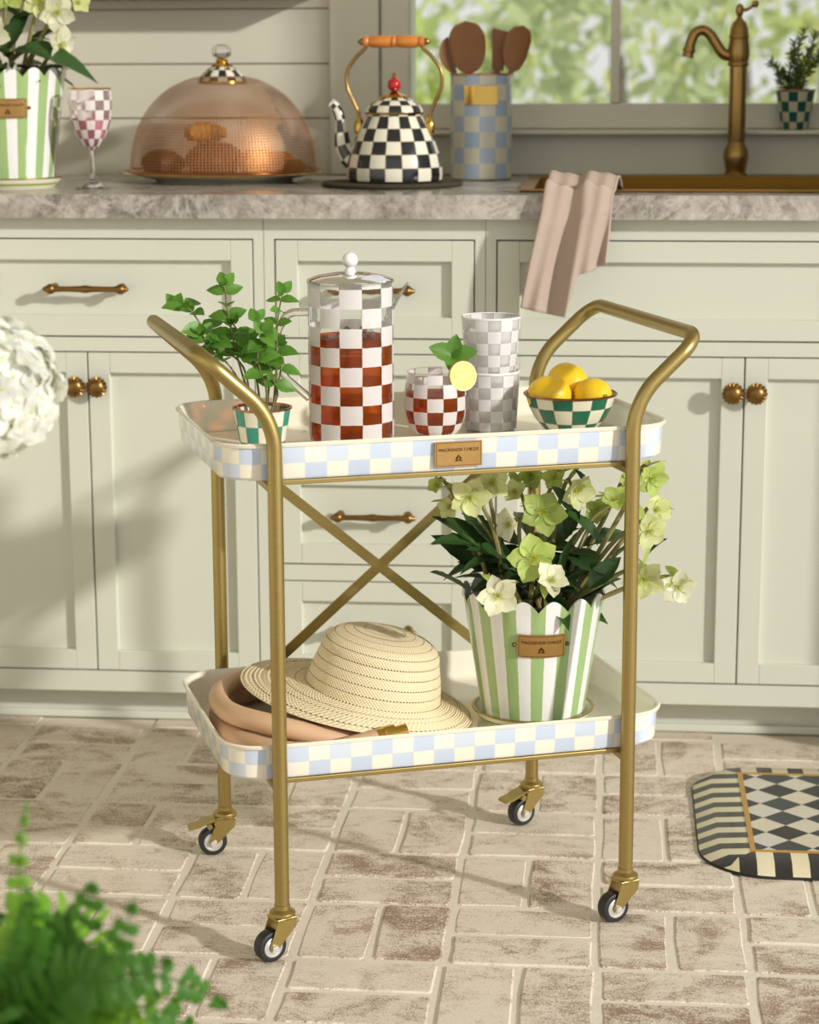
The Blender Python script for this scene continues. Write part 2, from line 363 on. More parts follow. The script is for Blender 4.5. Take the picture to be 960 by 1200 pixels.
def link(me, name, parent=None, bevel=0, seg=2, mat=None):
    o = bpy.data.objects.new(name, me); COL.objects.link(o); o.parent = parent
    if mat is not None: o.matrix_local = mat
    if bevel:
        b = o.modifiers.new('bevel', 'BEVEL'); b.width = bevel; b.segments = seg; b.limit_method = 'ANGLE'; b.angle_limit = math.radians(40)
    return o
def thing(name, label, cat, loc=(0, 0, 0), rz=0, group=None):
    o = bpy.data.objects.new(name, None); COL.objects.link(o); o.location = loc; o.rotation_euler = (0, 0, rz); o.empty_display_size = .05
    tag(o, label, cat, group); return o
def tag(o, label=None, cat=None, group=None, kind=None):
    for k, v in (('label', label), ('category', cat), ('group', group), ('kind', kind)):
        if v: o[k] = v
    return o
def struct(o, label, cat): return tag(o, label, cat, None, 'structure')
def frame(pos, d, up=(0, 0, 1), scale=1):
    """matrix with local +X along d and local +Z near up"""
    d = Vector(d).normalized(); up = Vector(up); z = up-d*up.dot(d)
    if z.length < 1e-4: z = Vector((1, 0, 0))-d*d.x
    z.normalize(); y = z.cross(d)
    sc = scale if isinstance(scale, (tuple, list)) else (scale,)*3
    return Matrix(((d.x*sc[0], y.x*sc[1], z.x*sc[2], pos[0]), (d.y*sc[0], y.y*sc[1], z.y*sc[2], pos[1]), (d.z*sc[0], y.z*sc[1], z.z*sc[2], pos[2]), (0, 0, 0, 1)))
def zframe(pos, zdir, spin=0, scale=1):
    z = Vector(zdir).normalized(); q = Vector((0, 0, 1)).rotation_difference(z)
    return Matrix.Translation(pos) @ q.to_matrix().to_4x4() @ Matrix.Rotation(spin, 4, 'Z') @ Matrix.Scale(scale, 4)
def fillet(pts, rad, n=8):
    pts = [Vector(p) for p in pts]; out = [pts[0]]
    for i in range(1, len(pts)-1):
        r = rad[i] if isinstance(rad, (list, tuple)) else rad
        a = (pts[i-1]-pts[i]).normalized(); b = (pts[i+1]-pts[i]).normalized()
        ang = a.angle(b)
        if r <= 0 or ang > PI-.01: out.append(pts[i]); continue
        t = r/math.tan(ang/2); c = pts[i]+(a+b).normalized()*(r/math.sin(ang/2)); p0 = pts[i]+a*t-c; p1 = pts[i]+b*t-c
        om = p0.angle(p1)
        for k in range(n+1): out.append(c+(p0*math.sin((1-k/n)*om)+p1*math.sin(k/n*om))/math.sin(om))
    out.append(pts[-1]); return out
def spline(pts, n=8):
    pts = [Vector(p) for p in pts]; out = []
    for i in range(len(pts)-1):
        p0 = pts[max(i-1, 0)]; p1 = pts[i]; p2 = pts[i+1]; p3 = pts[min(i+2, len(pts)-1)]
        for k in range(n):
            t = k/n; out.append(.5*((2*p1)+(p2-p0)*t+(2*p0-5*p1+4*p2-p3)*t*t+(3*p1-p0-3*p2+p3)*t**3))
    out.append(pts[-1]); return out
def text_mesh(txt, size, depth, mat, name='lettering', spacing=1.0):
    cu = bpy.data.curves.new('txt', 'FONT'); cu.body = txt; cu.size = size; cu.extrude = depth; cu.align_x = 'CENTER'; cu.align_y = 'CENTER'; cu.space_character = spacing; cu.resolution_u = 3
    o = bpy.data.objects.new('txt', cu); COL.objects.link(o)
    bpy.context.view_layer.update(); dg = bpy.context.evaluated_depsgraph_get()
    me = bpy.data.meshes.new_from_object(o.evaluated_get(dg)); bpy.data.objects.remove(o); bpy.data.curves.remove(cu)
    me.name = name; me.materials.clear(); me.materials.append(M[mat]); return me
def plaque(parent, mat4, w, h, rivets=False, bend=0):
    """brass maker's plate, local XY plane is its face"""
    def bz(x): return -bend*(x*x)
    mb = MB()
    def fn(z0):
        return lambda a, b: ((a-.5)*w, (b-.5)*h, z0+bz((a-.5)*w))
    mb.grid(10, 1, fn(.0024)); mb.grid(10, 1, lambda a, b: ((.5-a)*w, (b-.5)*h, 0+bz((.5-a)*w)))
    mb.grid(10, 1, lambda a, b: ((a-.5)*w, -h/2, b*.0024+bz((a-.5)*w))); mb.grid(10, 1, lambda a, b: ((.5-a)*w, h/2, b*.0024+bz((a-.5)*w)))
    for sx in (-1, 1): mb.grid(1, 1, lambda a, b: (sx*w/2, (a-.5)*h*sx, b*.0024+bz(w/2)))
    o = mb.build('name_plate', 'plaque', parent); o.matrix_local = mat4
    e = MB(); k = .0022
    for (x0, x1, y0, y1) in ((-.47, .47, .445, .46), (-.47, .47, -.46, -.445), (-.47, -.463, -.46, .46), (.463, .47, -.46, .46)):
        e.grid(8, 1, lambda a, b: ((x0+(x1-x0)*a)*w, (y0+(y1-y0)*b)*h, .0027+bz((x0+(x1-x0)*a)*w)))
    e.build('border_line', 'plaque_dark', o)
    t = text_mesh('MACKENZIE-CHILDS', w*.092, .0002, 'plaque_dark', spacing=1.0)
    for v in t.vertices: v.co.z += .0028+bz(v.co.x)
    lt = link(t, 'lettering', o); lt.location = (0, h*.17, 0)
    em = MB()                                    # little scrolled emblem
    for s in (-1, 1):
        pts = [(s*(.2+.62*math.cos(q)*1)*h*.13, -h*.2+(.1+.6*math.sin(q))*h*.13, .0028) for q in [i*PI/8 for i in range(-3, 10)]]
        em.tube(pts, h*.014, 5)
        em.tube([(s*h*.02, -h*.27, .0028), (s*h*.07, -h*.16, .0028), (s*h*.03, -h*.08, .0028)], h*.014, 5)
        em.tube([(s*h*.05, -h*.28, .0028), (s*h*.16, -h*.27, .0028)], h*.014, 5)
    em.sphere((0, -h*.06, .0028), h*.03, 8, 6)
    em.build('emblem', 'plaque_dark', o)
    if rivets:
        for s in (-1, 1):
            rv = MB().sphere((s*(w/2+.004), 0, -.0008+bz(w/2)), .003, 10, 8).build('rivet', 'antique', o)
    return o

# ================================================================== SETTING
def build_room():
    # floor : mortar bed with basket-weave bricks
    fl = MB().box(-3.6, 3.0, -6.2, .66, -.05, -.0018).build('floor', 'mortar', smooth=False)
    struct(fl, 'whitewashed basket-weave brick floor with pale mortar joints', 'floor')
    PX, PY = .1945, .191; X0, Y0 = -.006, -.172
    meshes = {}
    for kind in ('H', 'V'):
        meshes[kind] = []
        L, Wd = (PX-.013, PY/2-.0095) if kind == 'H' else (PX/2-.0095, PY-.0125)
        for q in range(4):
            rnd = random.Random(q*7+(kind == 'V')); mb = MB(); ring = []
            a, b = L/2, Wd/2; base = []
            for (sx, sy, nx, ny) in ((-1, -1, 1, 0), (1, -1, 0, 1), (1, 1, -1, 0), (-1, 1, 0, -1)):
                base += [(sx*a+nx*.0035+rnd.uniform(-.0012, .0012), sy*b+ny*.0035+rnd.uniform(-.0012, .0012)),
                         (sx*a+nx*(a*.9)+rnd.uniform(-.002, .002), sy*b+ny*(b*.9)+rnd.uniform(-.002, .002))]
                ex, ey = {(-1, -1): (1, -1), (1, -1): (1, 1), (1, 1): (-1, 1), (-1, 1): (-1, -1)}[(sx, sy)]
                base += [(ex*a-nx*.0035+rnd.uniform(-.0012, .0012), ey*b-ny*.0035+rnd.uniform(-.0012, .0012))]
            n = len(base)
            mb.v += [(x, y, -.02) for x, y in base]+[(x, y, -.0022) for x, y in base]+[(x*(1-.0022/a), y*(1-.0022/b), 0) for x, y in base]
            for lv in (0, 1):
                for i in range(n): k = (i+1) % n; mb.face((lv*n+i, lv*n+k, (lv+1)*n+k, (lv+1)*n+i))
            mb.face([2*n+i for i in range(n)])
            meshes[kind].append(mb.mesh('brick', 'brick', False))
    far = MB(); rnd = random.Random(3)
    for k in range(-18, 15):
        for j in range(-2, 31):
            x0, x1 = X0+PX*k, X0+PX*(k+1); y1, y0 = Y0-PY*j, Y0-PY*(j+1)
            if y1 > .66: continue
            hz = (k+j) % 2 == 0
            cs = [((x0+x1)/2, y0+PY*(.25+.5*i)) for i in (0, 1)] if hz else [(x0+PX*(.25+.5*i), (y0+y1)/2) for i in (0, 1)]
            near = -7 <= k <= 3 and -1 <= j <= 11
            for (cx, cy) in cs:
                if cy+.05 > .62 or cy > .1: continue
                if near:
                    o = link(rnd.choice(meshes['H' if hz else 'V']), 'brick', fl)
                    o.location = (cx+rnd.uniform(-.0015, .0015), cy+rnd.uniform(-.0015, .0015), rnd.uniform(-.0008, .0008)); o.rotation_euler = (0, 0, rnd.choice((0, PI))+rnd.uniform(-.008, .008))
                else:
                    a, b = (PX/2-.0065, PY/4-.005) if hz else (PX/4-.005, PY/2-.0065)
                    far.box(cx-a, cx+a, cy-b, cy+b, -.02, 0)
    tag(far.build('outlying_bricks', 'brick', fl, smooth=False), kind='stuff')
    # back wall with window opening  x -.383..0.383, z .999..1.95
    YW = .60
    w = MB()
    w.box(-2.3, -.383, YW, YW+.12, 0, 2.5); w.box(.383, 1.9, YW, YW+.12, 0, 2.5); w.box(-.383, .383, YW, YW+.12, 0, .985); w.box(-.383, .383, YW, YW+.12, 1.95, 2.5)
    wall = w.build('wall_back', 'wallpaint', smooth=False); struct(wall, 'pale sage painted back wall clad with horizontal boards above the counter', 'wall')
    zs = [.917, 1.0205, 1.1225, 1.2145, 1.316, 1.418]
    zs = [.913]+[1.0205+.1005*i for i in range(0, 15)]
    for i in range(len(zs)-1):
        if zs[i+1] > 2.5: break
        MB().box(-2.3, -.530, YW-.012, YW, zs[i]+.0012, zs[i+1]-.0012).build('plank', 'wallpaint', wall, smooth=False, bevel=.0012)
    # window
    win = MB().box(-.530, -.4375, YW-.026, YW, .916, 2.06).build('window_1', 'wallpaint', smooth=False, bevel=.003)
    struct(win, 'painted kitchen window with mullion and wide sill above the sink', 'window')
    MB().box(.4375, .530, YW-.026, YW, .916, 2.06).build('casing', 'wallpaint', win, smooth=False, bevel=.003)
    MB().box(-.530, .530, YW-.026, YW, 2.062, 2.15).build('head_casing', 'wallpaint', win, smooth=False, bevel=.003)
    MB().box(-.4355, -.3812, YW-.012, YW+.12, 1.0, 2.04).build('jamb', 'wallpaint', win, smooth=False, bevel=.003)
    MB().box(.3812, .4355, YW-.012, YW+.12, 1.0, 2.04).build('jamb', 'wallpaint', win, smooth=False, bevel=.003)
    MB().box(-.450, .450, YW-.062, YW+.09, .9905, .9995).build('window_sill', 'wallpaint', win, smooth=False, bevel=.005, seg=3)
    MB().box(-.436, .436, YW-.02, YW, .916, .9895).build('apron_board', 'wallpaint', win, smooth=False, bevel=.002)
    MB().box(-.381, .381, YW-.004, YW+.03, 1.0, 1.0465).build('sash_bottom_rail', 'wallpaint', win, smooth=False, bevel=.003)
    MB().box(-.381, .381, YW-.004, YW+.03, 1.90, 1.95).build('sash_top_rail', 'wallpaint', win, smooth=False, bevel=.003)
    MB().box(-.0085, .0085, YW-.004, YW+.03, 1.047, 1.9).build('mullion', 'wallpaint', win, smooth=False, bevel=.003)
    for x0, x1 in ((-.3808, -.009), (.009, .3808)):
        MB().box(x0, x1, YW+.008, YW+.012, 1.047, 1.899).build('pane', 'windowglass', win, smooth=False)
    wl = MB().box(-2.42, -2.3, -6.2, .72, 0, 2.5).build('wall_left', 'wallpaint', smooth=False); struct(wl, 'plain pale painted side wall', 'wall')
    ce = MB().box(-2.42, 1.9, -3.2, .72, 2.62, 2.7).build('ceiling', 'wallpaint', smooth=False); struct(ce, 'plain pale kitchen ceiling', 'ceiling')
    # narrow wall ledge above the counter (its underside skims the top of the picture)
    lg = thing('wall_ledge', 'narrow reddish wooden wall ledge above the boarded wall', 'shelf', (-1.4, YW-.012, 1.238))
    MB().box(-.8, .835, -.088, 0, 0, .03).build('board', 'shelfwood', lg, smooth=False, bevel=.002)
    MB().box(-.8, .835, -.02, 0, .031, .12).build('back_rail', 'shelfwood', lg, smooth=False, bevel=.002)
build_room()

def panel_front(parent, name, x0, x1, z0, z1, rail=.034, stile=.036, rec=.0115):
    """inset shaker front whose face is y=0: frame with mitre-free rails, recessed panel as sub-part"""
    f = MB(); d = .02
    f.box(x0, x0+stile, 0, d, z0, z1); f.box(x1-stile, x1, 0, d, z0, z1)
    f.box(x0+stile, x1-stile, 0, d, z0, z0+rail); f.box(x0+stile, x1-stile, 0, d, z1-rail, z1)
    o = f.build(name, 'paint', parent, smooth=False, bevel=.0012)
    MB().box(x0+stile-.003, x1-stile+.003, rec, d-.001, z0+rail-.003, z1-rail+.003).build('panel', 'paint', o, smooth=False)
    return o
def knob(parent, x, z):
    mb = MB(); pr = [(.006, 0), (.0055, .010), (.007, .014), (.0150, .0165), (.0175, .0185), (.0172, .0215), (.0135, .0225), (.0125, .0235), (.0105, .0265), (.005, .0285), (.0002, .029)]
    mb.lathe(pr, 80, wave=lambda r, zz, a: ((r*(1+.06*math.cos(16*a)), zz+.0009*math.cos(16*a)) if .0135 <= r else (r, zz)))
    o = mb.build('knob', 'antique', parent); o.matrix_local = Matrix.Translation((x, 0, z)) @ Matrix.Rotation(PI/2, 4, 'X'); return o
def pull(parent, x, z, w=.143):
    mb = MB(); h = w/2; y = -.021
    xs = [-h, -h+.006, -h+.012, -h+.018, -h+.024, -h*.45, -.01, 0, .01, h*.45, h-.024, h-.018, h-.012, h-.006, h]
    rs = [.0025, .0055, .0078, .0062, .0048, .0045, .0052, .0068, .0052, .0045, .0048, .0062, .0078, .0055, .0025]
    mb.tube([(x+a, y, z) for a in xs], rs, 14, up=(0, 0, 1))
    for s in (-1, 1):
        mb.tube([(x+s*(h-.015), 0, z), (x+s*(h-.015), -.006, z), (x+s*(h-.015), y, z)], [.008, .0055, .0055], 12)
        mb.sphere((x+s*(h-.013), y, z), .0088, 14, 10)
    o = mb.build('handle', 'antique', parent); return o
def cabinet(label, x0, x1, kind):
    """base cabinet unit, face plane y=0"""
    c = thing('base_cabinet', label, 'cabinet', (0, 0, 0))
    H0, H1 = .069, .8755; g = .0024; e = .0165
    b = MB()
    b.box(x0, x0+.012, .0215, .575, H0, H1); b.box(x1-.012, x1, .0215, .575, H0, H1); b.box(x0+.012, x1-.012, .55, .575, H0, H1); b.box(x0+.012, x1-.012, .0215, .55, H0, H0+.018)
    b.box(x0+.012, x1-.012, .04, .045, H0+.02, H1)
    b.build('body', 'inside', c, smooth=False)
    ox0, ox1 = x0+e, x1-e
    fr = MB(); fr.box(x0, ox0, 0, .021, H0, H1); fr.box(ox1, x1, 0, .021, H0, H1); fr.box(ox0, ox1, 0, .021, H0, .1045); fr.box(ox0, ox1, 0, .021, .8425, H1)
    rails = [(.6555, .6785)] if kind != 'drawers' else [(.6555, .6785), (.4705, .4945), (.271, .2975)]
    for a, d in rails: fr.box(ox0, ox1, 0, .021, a, d)
    fr.build('face_frame', 'paint', c, smooth=False)
    MB().box(x0, x1, .07, .085, .001, H0).build('toe_kick', 'paint', c, smooth=False)
    MB().box(x0, x1, .060, .0698, .0012, .016).build('shoe_moulding', 'paint', c, smooth=False, bevel=.004)
    if kind == 'drawers':
        for i, (a, d) in enumerate(((.6785, .8425), (.4945, .6555), (.2975, .4705), (.1045, .271))):
            o = panel_front(c, 'drawer', ox0+g, ox1-g, a+g, d-g); pull(o, (ox0+ox1)/2-.003, (a+d)/2)
    else:
        o = panel_front(c, 'drawer', ox0+g, ox1-g, .6785+g, .8425-g)
        if kind == 'doors': pull(o, (ox0+ox1)/2+.006, .7605)
        mid = (ox0+ox1)/2
        for (a, d, s) in ((ox0+g, mid-g/2, 1), (mid+g/2, ox1-g, -1)):
            o = panel_front(c, 'door', a, d, .1045+g, .6555-g); knob(o, (d-.0175) if s > 0 else (a+.0175), .598)
    return c
def build_cabinets():
    cabinet('pale sage cabinet with one wide drawer over two doors, left of the drawer stack', -1.166, -.5675, 'doors')
    cabinet('narrow pale sage cabinet with a stack of four drawers', -.5665, -.2045, 'drawers')
    cabinet('wide pale sage sink cabinet with false drawer front below the draped towel', -.2035, .6365, 'sink')
    cabinet('far pale sage cabinet at the end of the run beneath the striped pot', -1.767, -1.167, 'doors')
    # added tall cabinet, out of view on the right, shades the window wall
    t = thing('added_shade_cabinet', 'tall pale sage cabinet added out of view to shade the window wall', 'cabinet', (.640, -.165, 0))
    MB().box(0, .55, .0, .745, .001, 1.82).build('body', 'paint', t, smooth=False, bevel=.002)
    for x0, x1, z0, z1, kx in ((.02, .273, .11, 1.3, .25), (.277, .53, .11, 1.3, .30), (.02, .273, 1.34, 1.79, .25), (.277, .53, 1.34, 1.79, .30)):
        f = MB(); 
        o = panel_front(t, 'door', x0, x1, z0, z1); o.location.y = -.021
        knob(o, kx, (1.05 if z0 < 1 else 1.45))
    # countertop with a cut-out for the sink
    sx0, sx1, sy0, sy1 = -.135, .575, .06, .462
    c = MB(); z0, z1 = .877, .9155
    xa, xb, ya, yb = -1.8, .638, -.031, .574
    c.box(xa, sx0, ya, yb, z0, z1); c.box(sx1, xb, ya, yb, z0, z1); c.box(sx0, sx1, ya, sy0, z0, z1); c.box(sx0, sx1, sy1, yb, z0, z1)
    o = c.build('countertop', 'marble', smooth=False); tag(o, 'grey veined stone countertop running along the wall', 'countertop')
    s = thing('sink', 'brass undermount sink let into the stone countertop', 'sink', ((sx0+sx1)/2, (sy0+sy1)/2, .9165))
    hx, hy = (sx1-sx0)/2-.001, (sy1-sy0)/2-.001; r = MB(); k = .018; d = -.20
    for (a0, a1, b0, b1) in ((-hx-.018, hx+.018, -hy-.012, -hy+.004), (-hx-.018, hx+.018, hy-.004, hy+.014), (-hx-.018, -hx+.004, -hy, hy), (hx-.004, hx+.018, -hy, hy)): r.box(a0, a1, b0, b1, 0, .0035)
    r.build('rim', 'sinkbrass', s, smooth=False, bevel=.001)
    b = MB(); b.box(-hx, hx, -hy, -hy+.003, -.18, 0); b.box(-hx, hx, hy-.003, hy, -.18, 0); b.box(-hx, -hx+.003, -hy, hy, -.18, 0); b.box(hx-.003, hx, -hy, hy, -.18, 0); b.box(-hx, hx, -hy, hy, -.183, -.18)
    b.build('basin', 'sinkbrass', s, smooth=False)
    MB().lathe([(.03, -.1795), (.026, -.1785), (.012, -.179), (.0003, -.179)], 24).build('drain', 'bronze', s)
build_cabinets()

# ================================================================== CART
CART = Vector((-.2577, -.6689, 0)); CA = math.radians(20.84)
CU = Vector((math.cos(CA), math.sin(CA), 0)); CV = Vector((-math.sin(CA), math.cos(CA), 0))
def cw(u, v, z): return CART+CU*u+CV*v+Vector((0, 0, z))
def onV(px, py, vv):
    """pixel on the cart's vertical plane v=vv, in cart coordinates"""
    d = ray(px, py); t = (vv-(_C-CART).dot(CV))/d.dot(CV); Q = _C+d*t-CART; return Vector((Q.dot(CU), vv, Q.z))
def rrect(hx, hy, r, n=8):
    """rounded rectangle, counter-clockwise, starting mid-front"""
    out = [(0, -hy)]; 
    for (cx, cy, a0) in ((hx-r, -hy+r, -PI/2), (hx-r, hy-r, 0), (-hx+r, hy-r, PI/2), (-hx+r, -hy+r, PI)):
        for i in range(n+1): a = a0+PI/2*i/n; out.append((cx+r*math.cos(a), cy+r*math.sin(a)))
    # densify straight runs
    res = []
    for i in range(len(out)):
        a, b = out[i], out[(i+1) % len(out)]; L = math.dist(a, b); k = max(1, int(L/.03))
        for j in range(k): res.append((a[0]+(b[0]-a[0])*j/k, a[1]+(b[1]-a[1])*j/k))
    return res
TZ = (.620, .234)     # undersides of the two trays
TH = .046
def build_cart():
    c = thing('bar_cart', 'brass two-tier bar cart on casters with pale blue checked trays', 'cart', CART, CA)
    r = .0095; HU, HV = .234, .195
    for s in (-1, 1):
        top = .700; o = [(s*HU, -HV, .058), (s*HU, -HV, top), (s*.323, -HV, .781), (s*.323, HV, .781), (s*HU, HV, top), (s*HU, HV, .058)]
        path = fillet(o, [0, .095, .034, .034, .095, 0], 12)
        MB().tube(path, r, 16, up=(1, 0, 0)).build('side_frame', 'brass', c)
    # trays
    for tz in TZ:
        hx, hy, cr = .300, .1835, .056
        def ring(inset, z, P=None): return [(x, y, z) for x, y in rrect(hx-inset, hy-inset, cr-inset*.6)]
        # cream shell : rolled rim, inner wall, floor, underside
        prof = [(.004, TH-.006), (-.001, TH-.004), (-.002, TH-.001), (0, TH+.001), (.003, TH), (.0045, TH-.004), (.006, TH-.01), (.009, .012), (.013, .0075), (.02, .006)]
        mb = MB(); rings = [ring(i, tz+z) for i, z in prof]; n = len(rings[0])
        for rg in rings: mb.v += rg
        for a in range(len(rings)-1):
            for j in range(n): k = (j+1) % n; mb.face((a*n+j, a*n+k, (a+1)*n+k, (a+1)*n+j))
        e = (len(rings)-1)*n; mb.face([e+j for j in range(n)])
        b0 = len(mb.v); mb.v += ring(.009, tz+.0005); mb.face([b0+j for j in range(n)][::-1])
        tray = mb.build('tray', 'cream', c)
        bd = MB(); A = ring(.0075, tz); B = ring(.004, tz+.004); C_ = ring(.0022, tz+TH-.005); rings = [A, B, C_]
        for rg in rings: bd.v += rg
        per = [0]
        for j in range(n): per.append(per[-1]+math.dist(C_[j][:2], C_[(j+1) % n][:2]))
        tot = per[-1]; N_ = 2*round(tot/.0275/2); vs = [0, .16, 2]
        for a in range(2):
            for j in range(n):
                k = (j+1) % n; u0, u1 = per[j]/tot*N_, per[j+1]/tot*N_
                bd.face((a*n+j, a*n+k, (a+1)*n+k, (a+1)*n+j), [(u0, vs[a]), (u1, vs[a]), (u1, vs[a+1]), (u0, vs[a+1])])
        bd.build('checkered_band', 'bluecheck', tray)
        # carrying rails and corner brackets below
        MB().box(-HU, HU, -HV+.016, -HV+.028, tz-.0065, tz-.0005).build('front_rail', 'brass', c, smooth=False, bevel=.001)
        MB().box(-HU, HU, HV-.028, HV-.016, tz-.0065, tz-.0005).build('rear_rail', 'brass', c, smooth=False, bevel=.001)
        for su in (-1, 1):
            MB().box(su*HU-.0055, su*HU+.0055, -HV+.006, HV-.006, tz-.0155, tz-.0068).build('side_rail', 'brass', c, smooth=False, bevel=.001)
    # X brace on the rear side
    for s, yy in ((1, .0), (-1, .0032)):
        a = Vector((-s*HU, HV+yy, .611)); b = Vector((s*HU, HV+yy, .213)); d = (b-a).normalized(); w = Vector((-d.z, 0, d.x))*.0072
        q = MB(); o = [a+w, b+w, b-w, a-w]
        q.v += [(x.x, x.y+dy, x.z) for dy in (-.0015, .0015) for x in o]
        for f in ((0, 1, 2, 3), (7, 6, 5, 4), (0, 4, 5, 1), (1, 5, 6, 2), (2, 6, 7, 3), (3, 7, 4, 0)): q.face(f)
        q.build('cross_brace', 'brass', c, smooth=False)
    # name plate on the upper tray
    pl = onV(537, 532, -.184)
    plaque(c, Matrix.Translation((pl.x, -.1838, TZ[0]+.0225)) @ Matrix.Rotation(PI/2, 4, 'X'), .062, .032)
    # casters
    for (u, v, a, brake) in ((-HU, -HV, 40, 0), (HU, -HV, 34, 0), (-HU, HV, 18, 1), (HU, HV, 38, 1)):
        th = math.radians(a)-CA                              # axle heading in world minus cart turn
        ax = Vector((math.sin(th), -math.cos(th), 0)); tr = Vector((-math.cos(th), -math.sin(th), 0)); up = Vector((0, 0, 1))
        base = Vector((u, v, 0)); wc = base+tr*.019+up*.0208
        def P(t, x, z): return tuple(base+tr*t+ax*x+up*z)
        fk = MB()
        for sx in (-1, 1):
            o = [(-.014, .057), (.013, .057), (.026, .021), (.023, .0155), (.0165, .0155), (.006, .026), (-.0125, .044)]
            b0 = len(fk.v); n = len(o)
            for x in (sx*.0112, sx*.0134): fk.v += [P(t, x, z) for t, z in o]
            fk.face([b0+i for i in range(n)]); fk.face([b0+n+i for i in range(n)][::-1])
            for i in range(n): k = (i+1) % n; fk.face((b0+i, b0+n+i, b0+n+k, b0+k))
        b0 = len(fk.v); fk.v += [P(t, x, z) for z in (.0535, .0575) for t, x in ((-.014, -.0134), (.015, -.0134), (.015, .0134), (-.014, .0134))]
        for f in ((0, 1, 2, 3), (7, 6, 5, 4), (0, 4, 5, 1), (1, 5, 6, 2), (2, 6, 7, 3), (3, 7, 4, 0)): fk.face([b0+i for i in f])
        cs = fk.build('caster', 'brass', c, smooth=False, bevel=.0012)
        cp = MB().lathe([(.0135, .0565), (.0165, .058), (.0172, .0605), (.0165, .063), (.0125, .0655), (.0105, .0665), (.0103, .072), (.0097, .0725)], 28, cx=u, cy=v, caps=True); cp.build('swivel_cap', 'brass', cs)
        R = .0207; mt = Matrix.Translation(wc) @ Vector((0, 0, 1)).rotation_difference(ax).to_matrix().to_4x4()
        t = MB().lathe([(.0135, -.0088), (.0165, -.0092), (.0193, -.0082), (R, -.0055), (R, .0055), (.0193, .0082), (.0165, .0092), (.0135, .0088), (.0135, -.0088)], 40).build('tire', 'rubber', cs); t.matrix_local = mt
        h = MB().lathe([(.0002, -.0075), (.0080, -.0075), (.0095, -.0092), (.0133, -.0092), (.0133, .0092), (.0118, .0096), (.0105, .0085), (.0088, .0095), (.006, .0096), (.0002, .0096)], 40).build('wheel_hub', 'silver', cs); h.matrix_local = mt
        b = MB().lathe([(.0048, -.0155), (.0048, .0148), (.004, .0162), (.0002, .0166)], 16).build('axle_bolt', 'silver', cs); b.matrix_local = mt
        if brake:
            q = MB(); pr = [(.006, .054, .011), (.016, .0555, .012), (.026, .053, .0125), (.040, .0475, .0125), (.050, .046, .012), (.054, .0445, .010)]
            for k in range(len(pr)-1):
                (t0, z0, w0), (t1, z1, w1) = pr[k], pr[k+1]; b0 = len(q.v)
                q.v += [P(t0, -w0, z0), P(t0, w0, z0), P(t1, w1, z1), P(t1, -w1, z1), P(t0, -w0, z0-.003), P(t0, w0, z0-.003), P(t1, w1, z1-.003), P(t1, -w1, z1-.003)]
                for f in ((0, 1, 2, 3), (7, 6, 5, 4), (0, 4, 5, 1), (1, 5, 6, 2), (2, 6, 7, 3), (3, 7, 4, 0)): q.face([b0+i for i in f])
            q.tube([P(.024, -.0145, .046), P(.024, .0145, .046)], .0042, 10); q.tube([P(.015, -.0145, .05), P(.015, .0145, .05)], .003, 10)
            q.build('brake_lever', 'brass', cs, smooth=False)
build_cart()
FT = TZ[0]+.0062; FB = TZ[1]+.0062      # tray floors

# ================================================================== LEAF SHAPES
def leaf_mesh(name, mat, L=1, Wd=.5, fold=.25, droop=.25, serr=0, nu=8, tip=1.0, stalk=.06, widest=.42):
    """leaf along +X, unit length; fold lifts the sides, droop bends the tip down"""
    def fn(i, j):
        s = i; t = j*2-1
        w = (math.sin(PI*min(1, s**(math.log(.5)/math.log(widest))))**.85 if 0 < s < 1 else 0)*Wd/2
        if s < stalk: w = .012
        w *= 1+(serr*math.sin(s*46) if abs(t) > .9 else 0)
        x = s*L; return (x, t*w, abs(t)*w*fold-droop*s*s*L+.01*math.sin(9*s)*abs(t))
    mb = MB().grid(nu, 4, fn); return mb.mesh(name, mat, True, 80)
LEAF = {}
def leaves():
    LEAF['mint'] = [leaf_mesh('leaf', 'mintleaf', 1, .72, .3, d, .05, 12, widest=.42) for d in (.1, .3, .5)]
    LEAF['hell'] = [leaf_mesh('leaf', 'hellleaf', 1, .42, .5, d, .08, 12, widest=.5) for d in (.15, .4, .7)]
    LEAF['bract'] = [leaf_mesh('leaf', 'petal_green', 1, .40, .4, d, 0, 6, widest=.5) for d in (.1, .4)]
    # petals : broad, cupped; along +X, opening upward (+Z)
    for nm in ('green', 'cream', 'white'):
        def fn(i, j, cup=.28):
            t = j*2-1; w = .43*max(.02, math.sin(PI*min(1, .07+.86*i**.9)))**.7*(1 if i < 1 else .5); x = i
            z = cup*(i**1.3)*.7+.28*abs(t)**2*w-.20*max(0, i-.7)**1.5*2; z += .02*math.sin(7*t+5*i)
            return (x*(1-.08*abs(t)**3), t*w, z)
        LEAF['petal_'+nm] = [MB().grid(7, 6, lambda i, j: fn(i, j, c)).mesh('petal', 'petal_'+nm, True, 80) for c in (.15, .38)]
    LEAF['petal_tip'] = None
    mb = MB()
    for k in range(26):
        a = k*2.399; r = .10+.16*(k/26)**.5; l = .30+.1*math.sin(k*5)
        mb.tube([(0, 0, 0), (math.cos(a)*r*.5, math.sin(a)*r*.5, l*.6), (math.cos(a)*r, math.sin(a)*r, l)], [.012, .010, .010], 4)
        mb.sphere((math.cos(a)*r, math.sin(a)*r, l), .026, 5, 4)
    mb.sphere((0, 0, .02), .09, 8, 6)
    LEAF['centre'] = mb.mesh('flower', 'stamen', True, 80)
leaves()
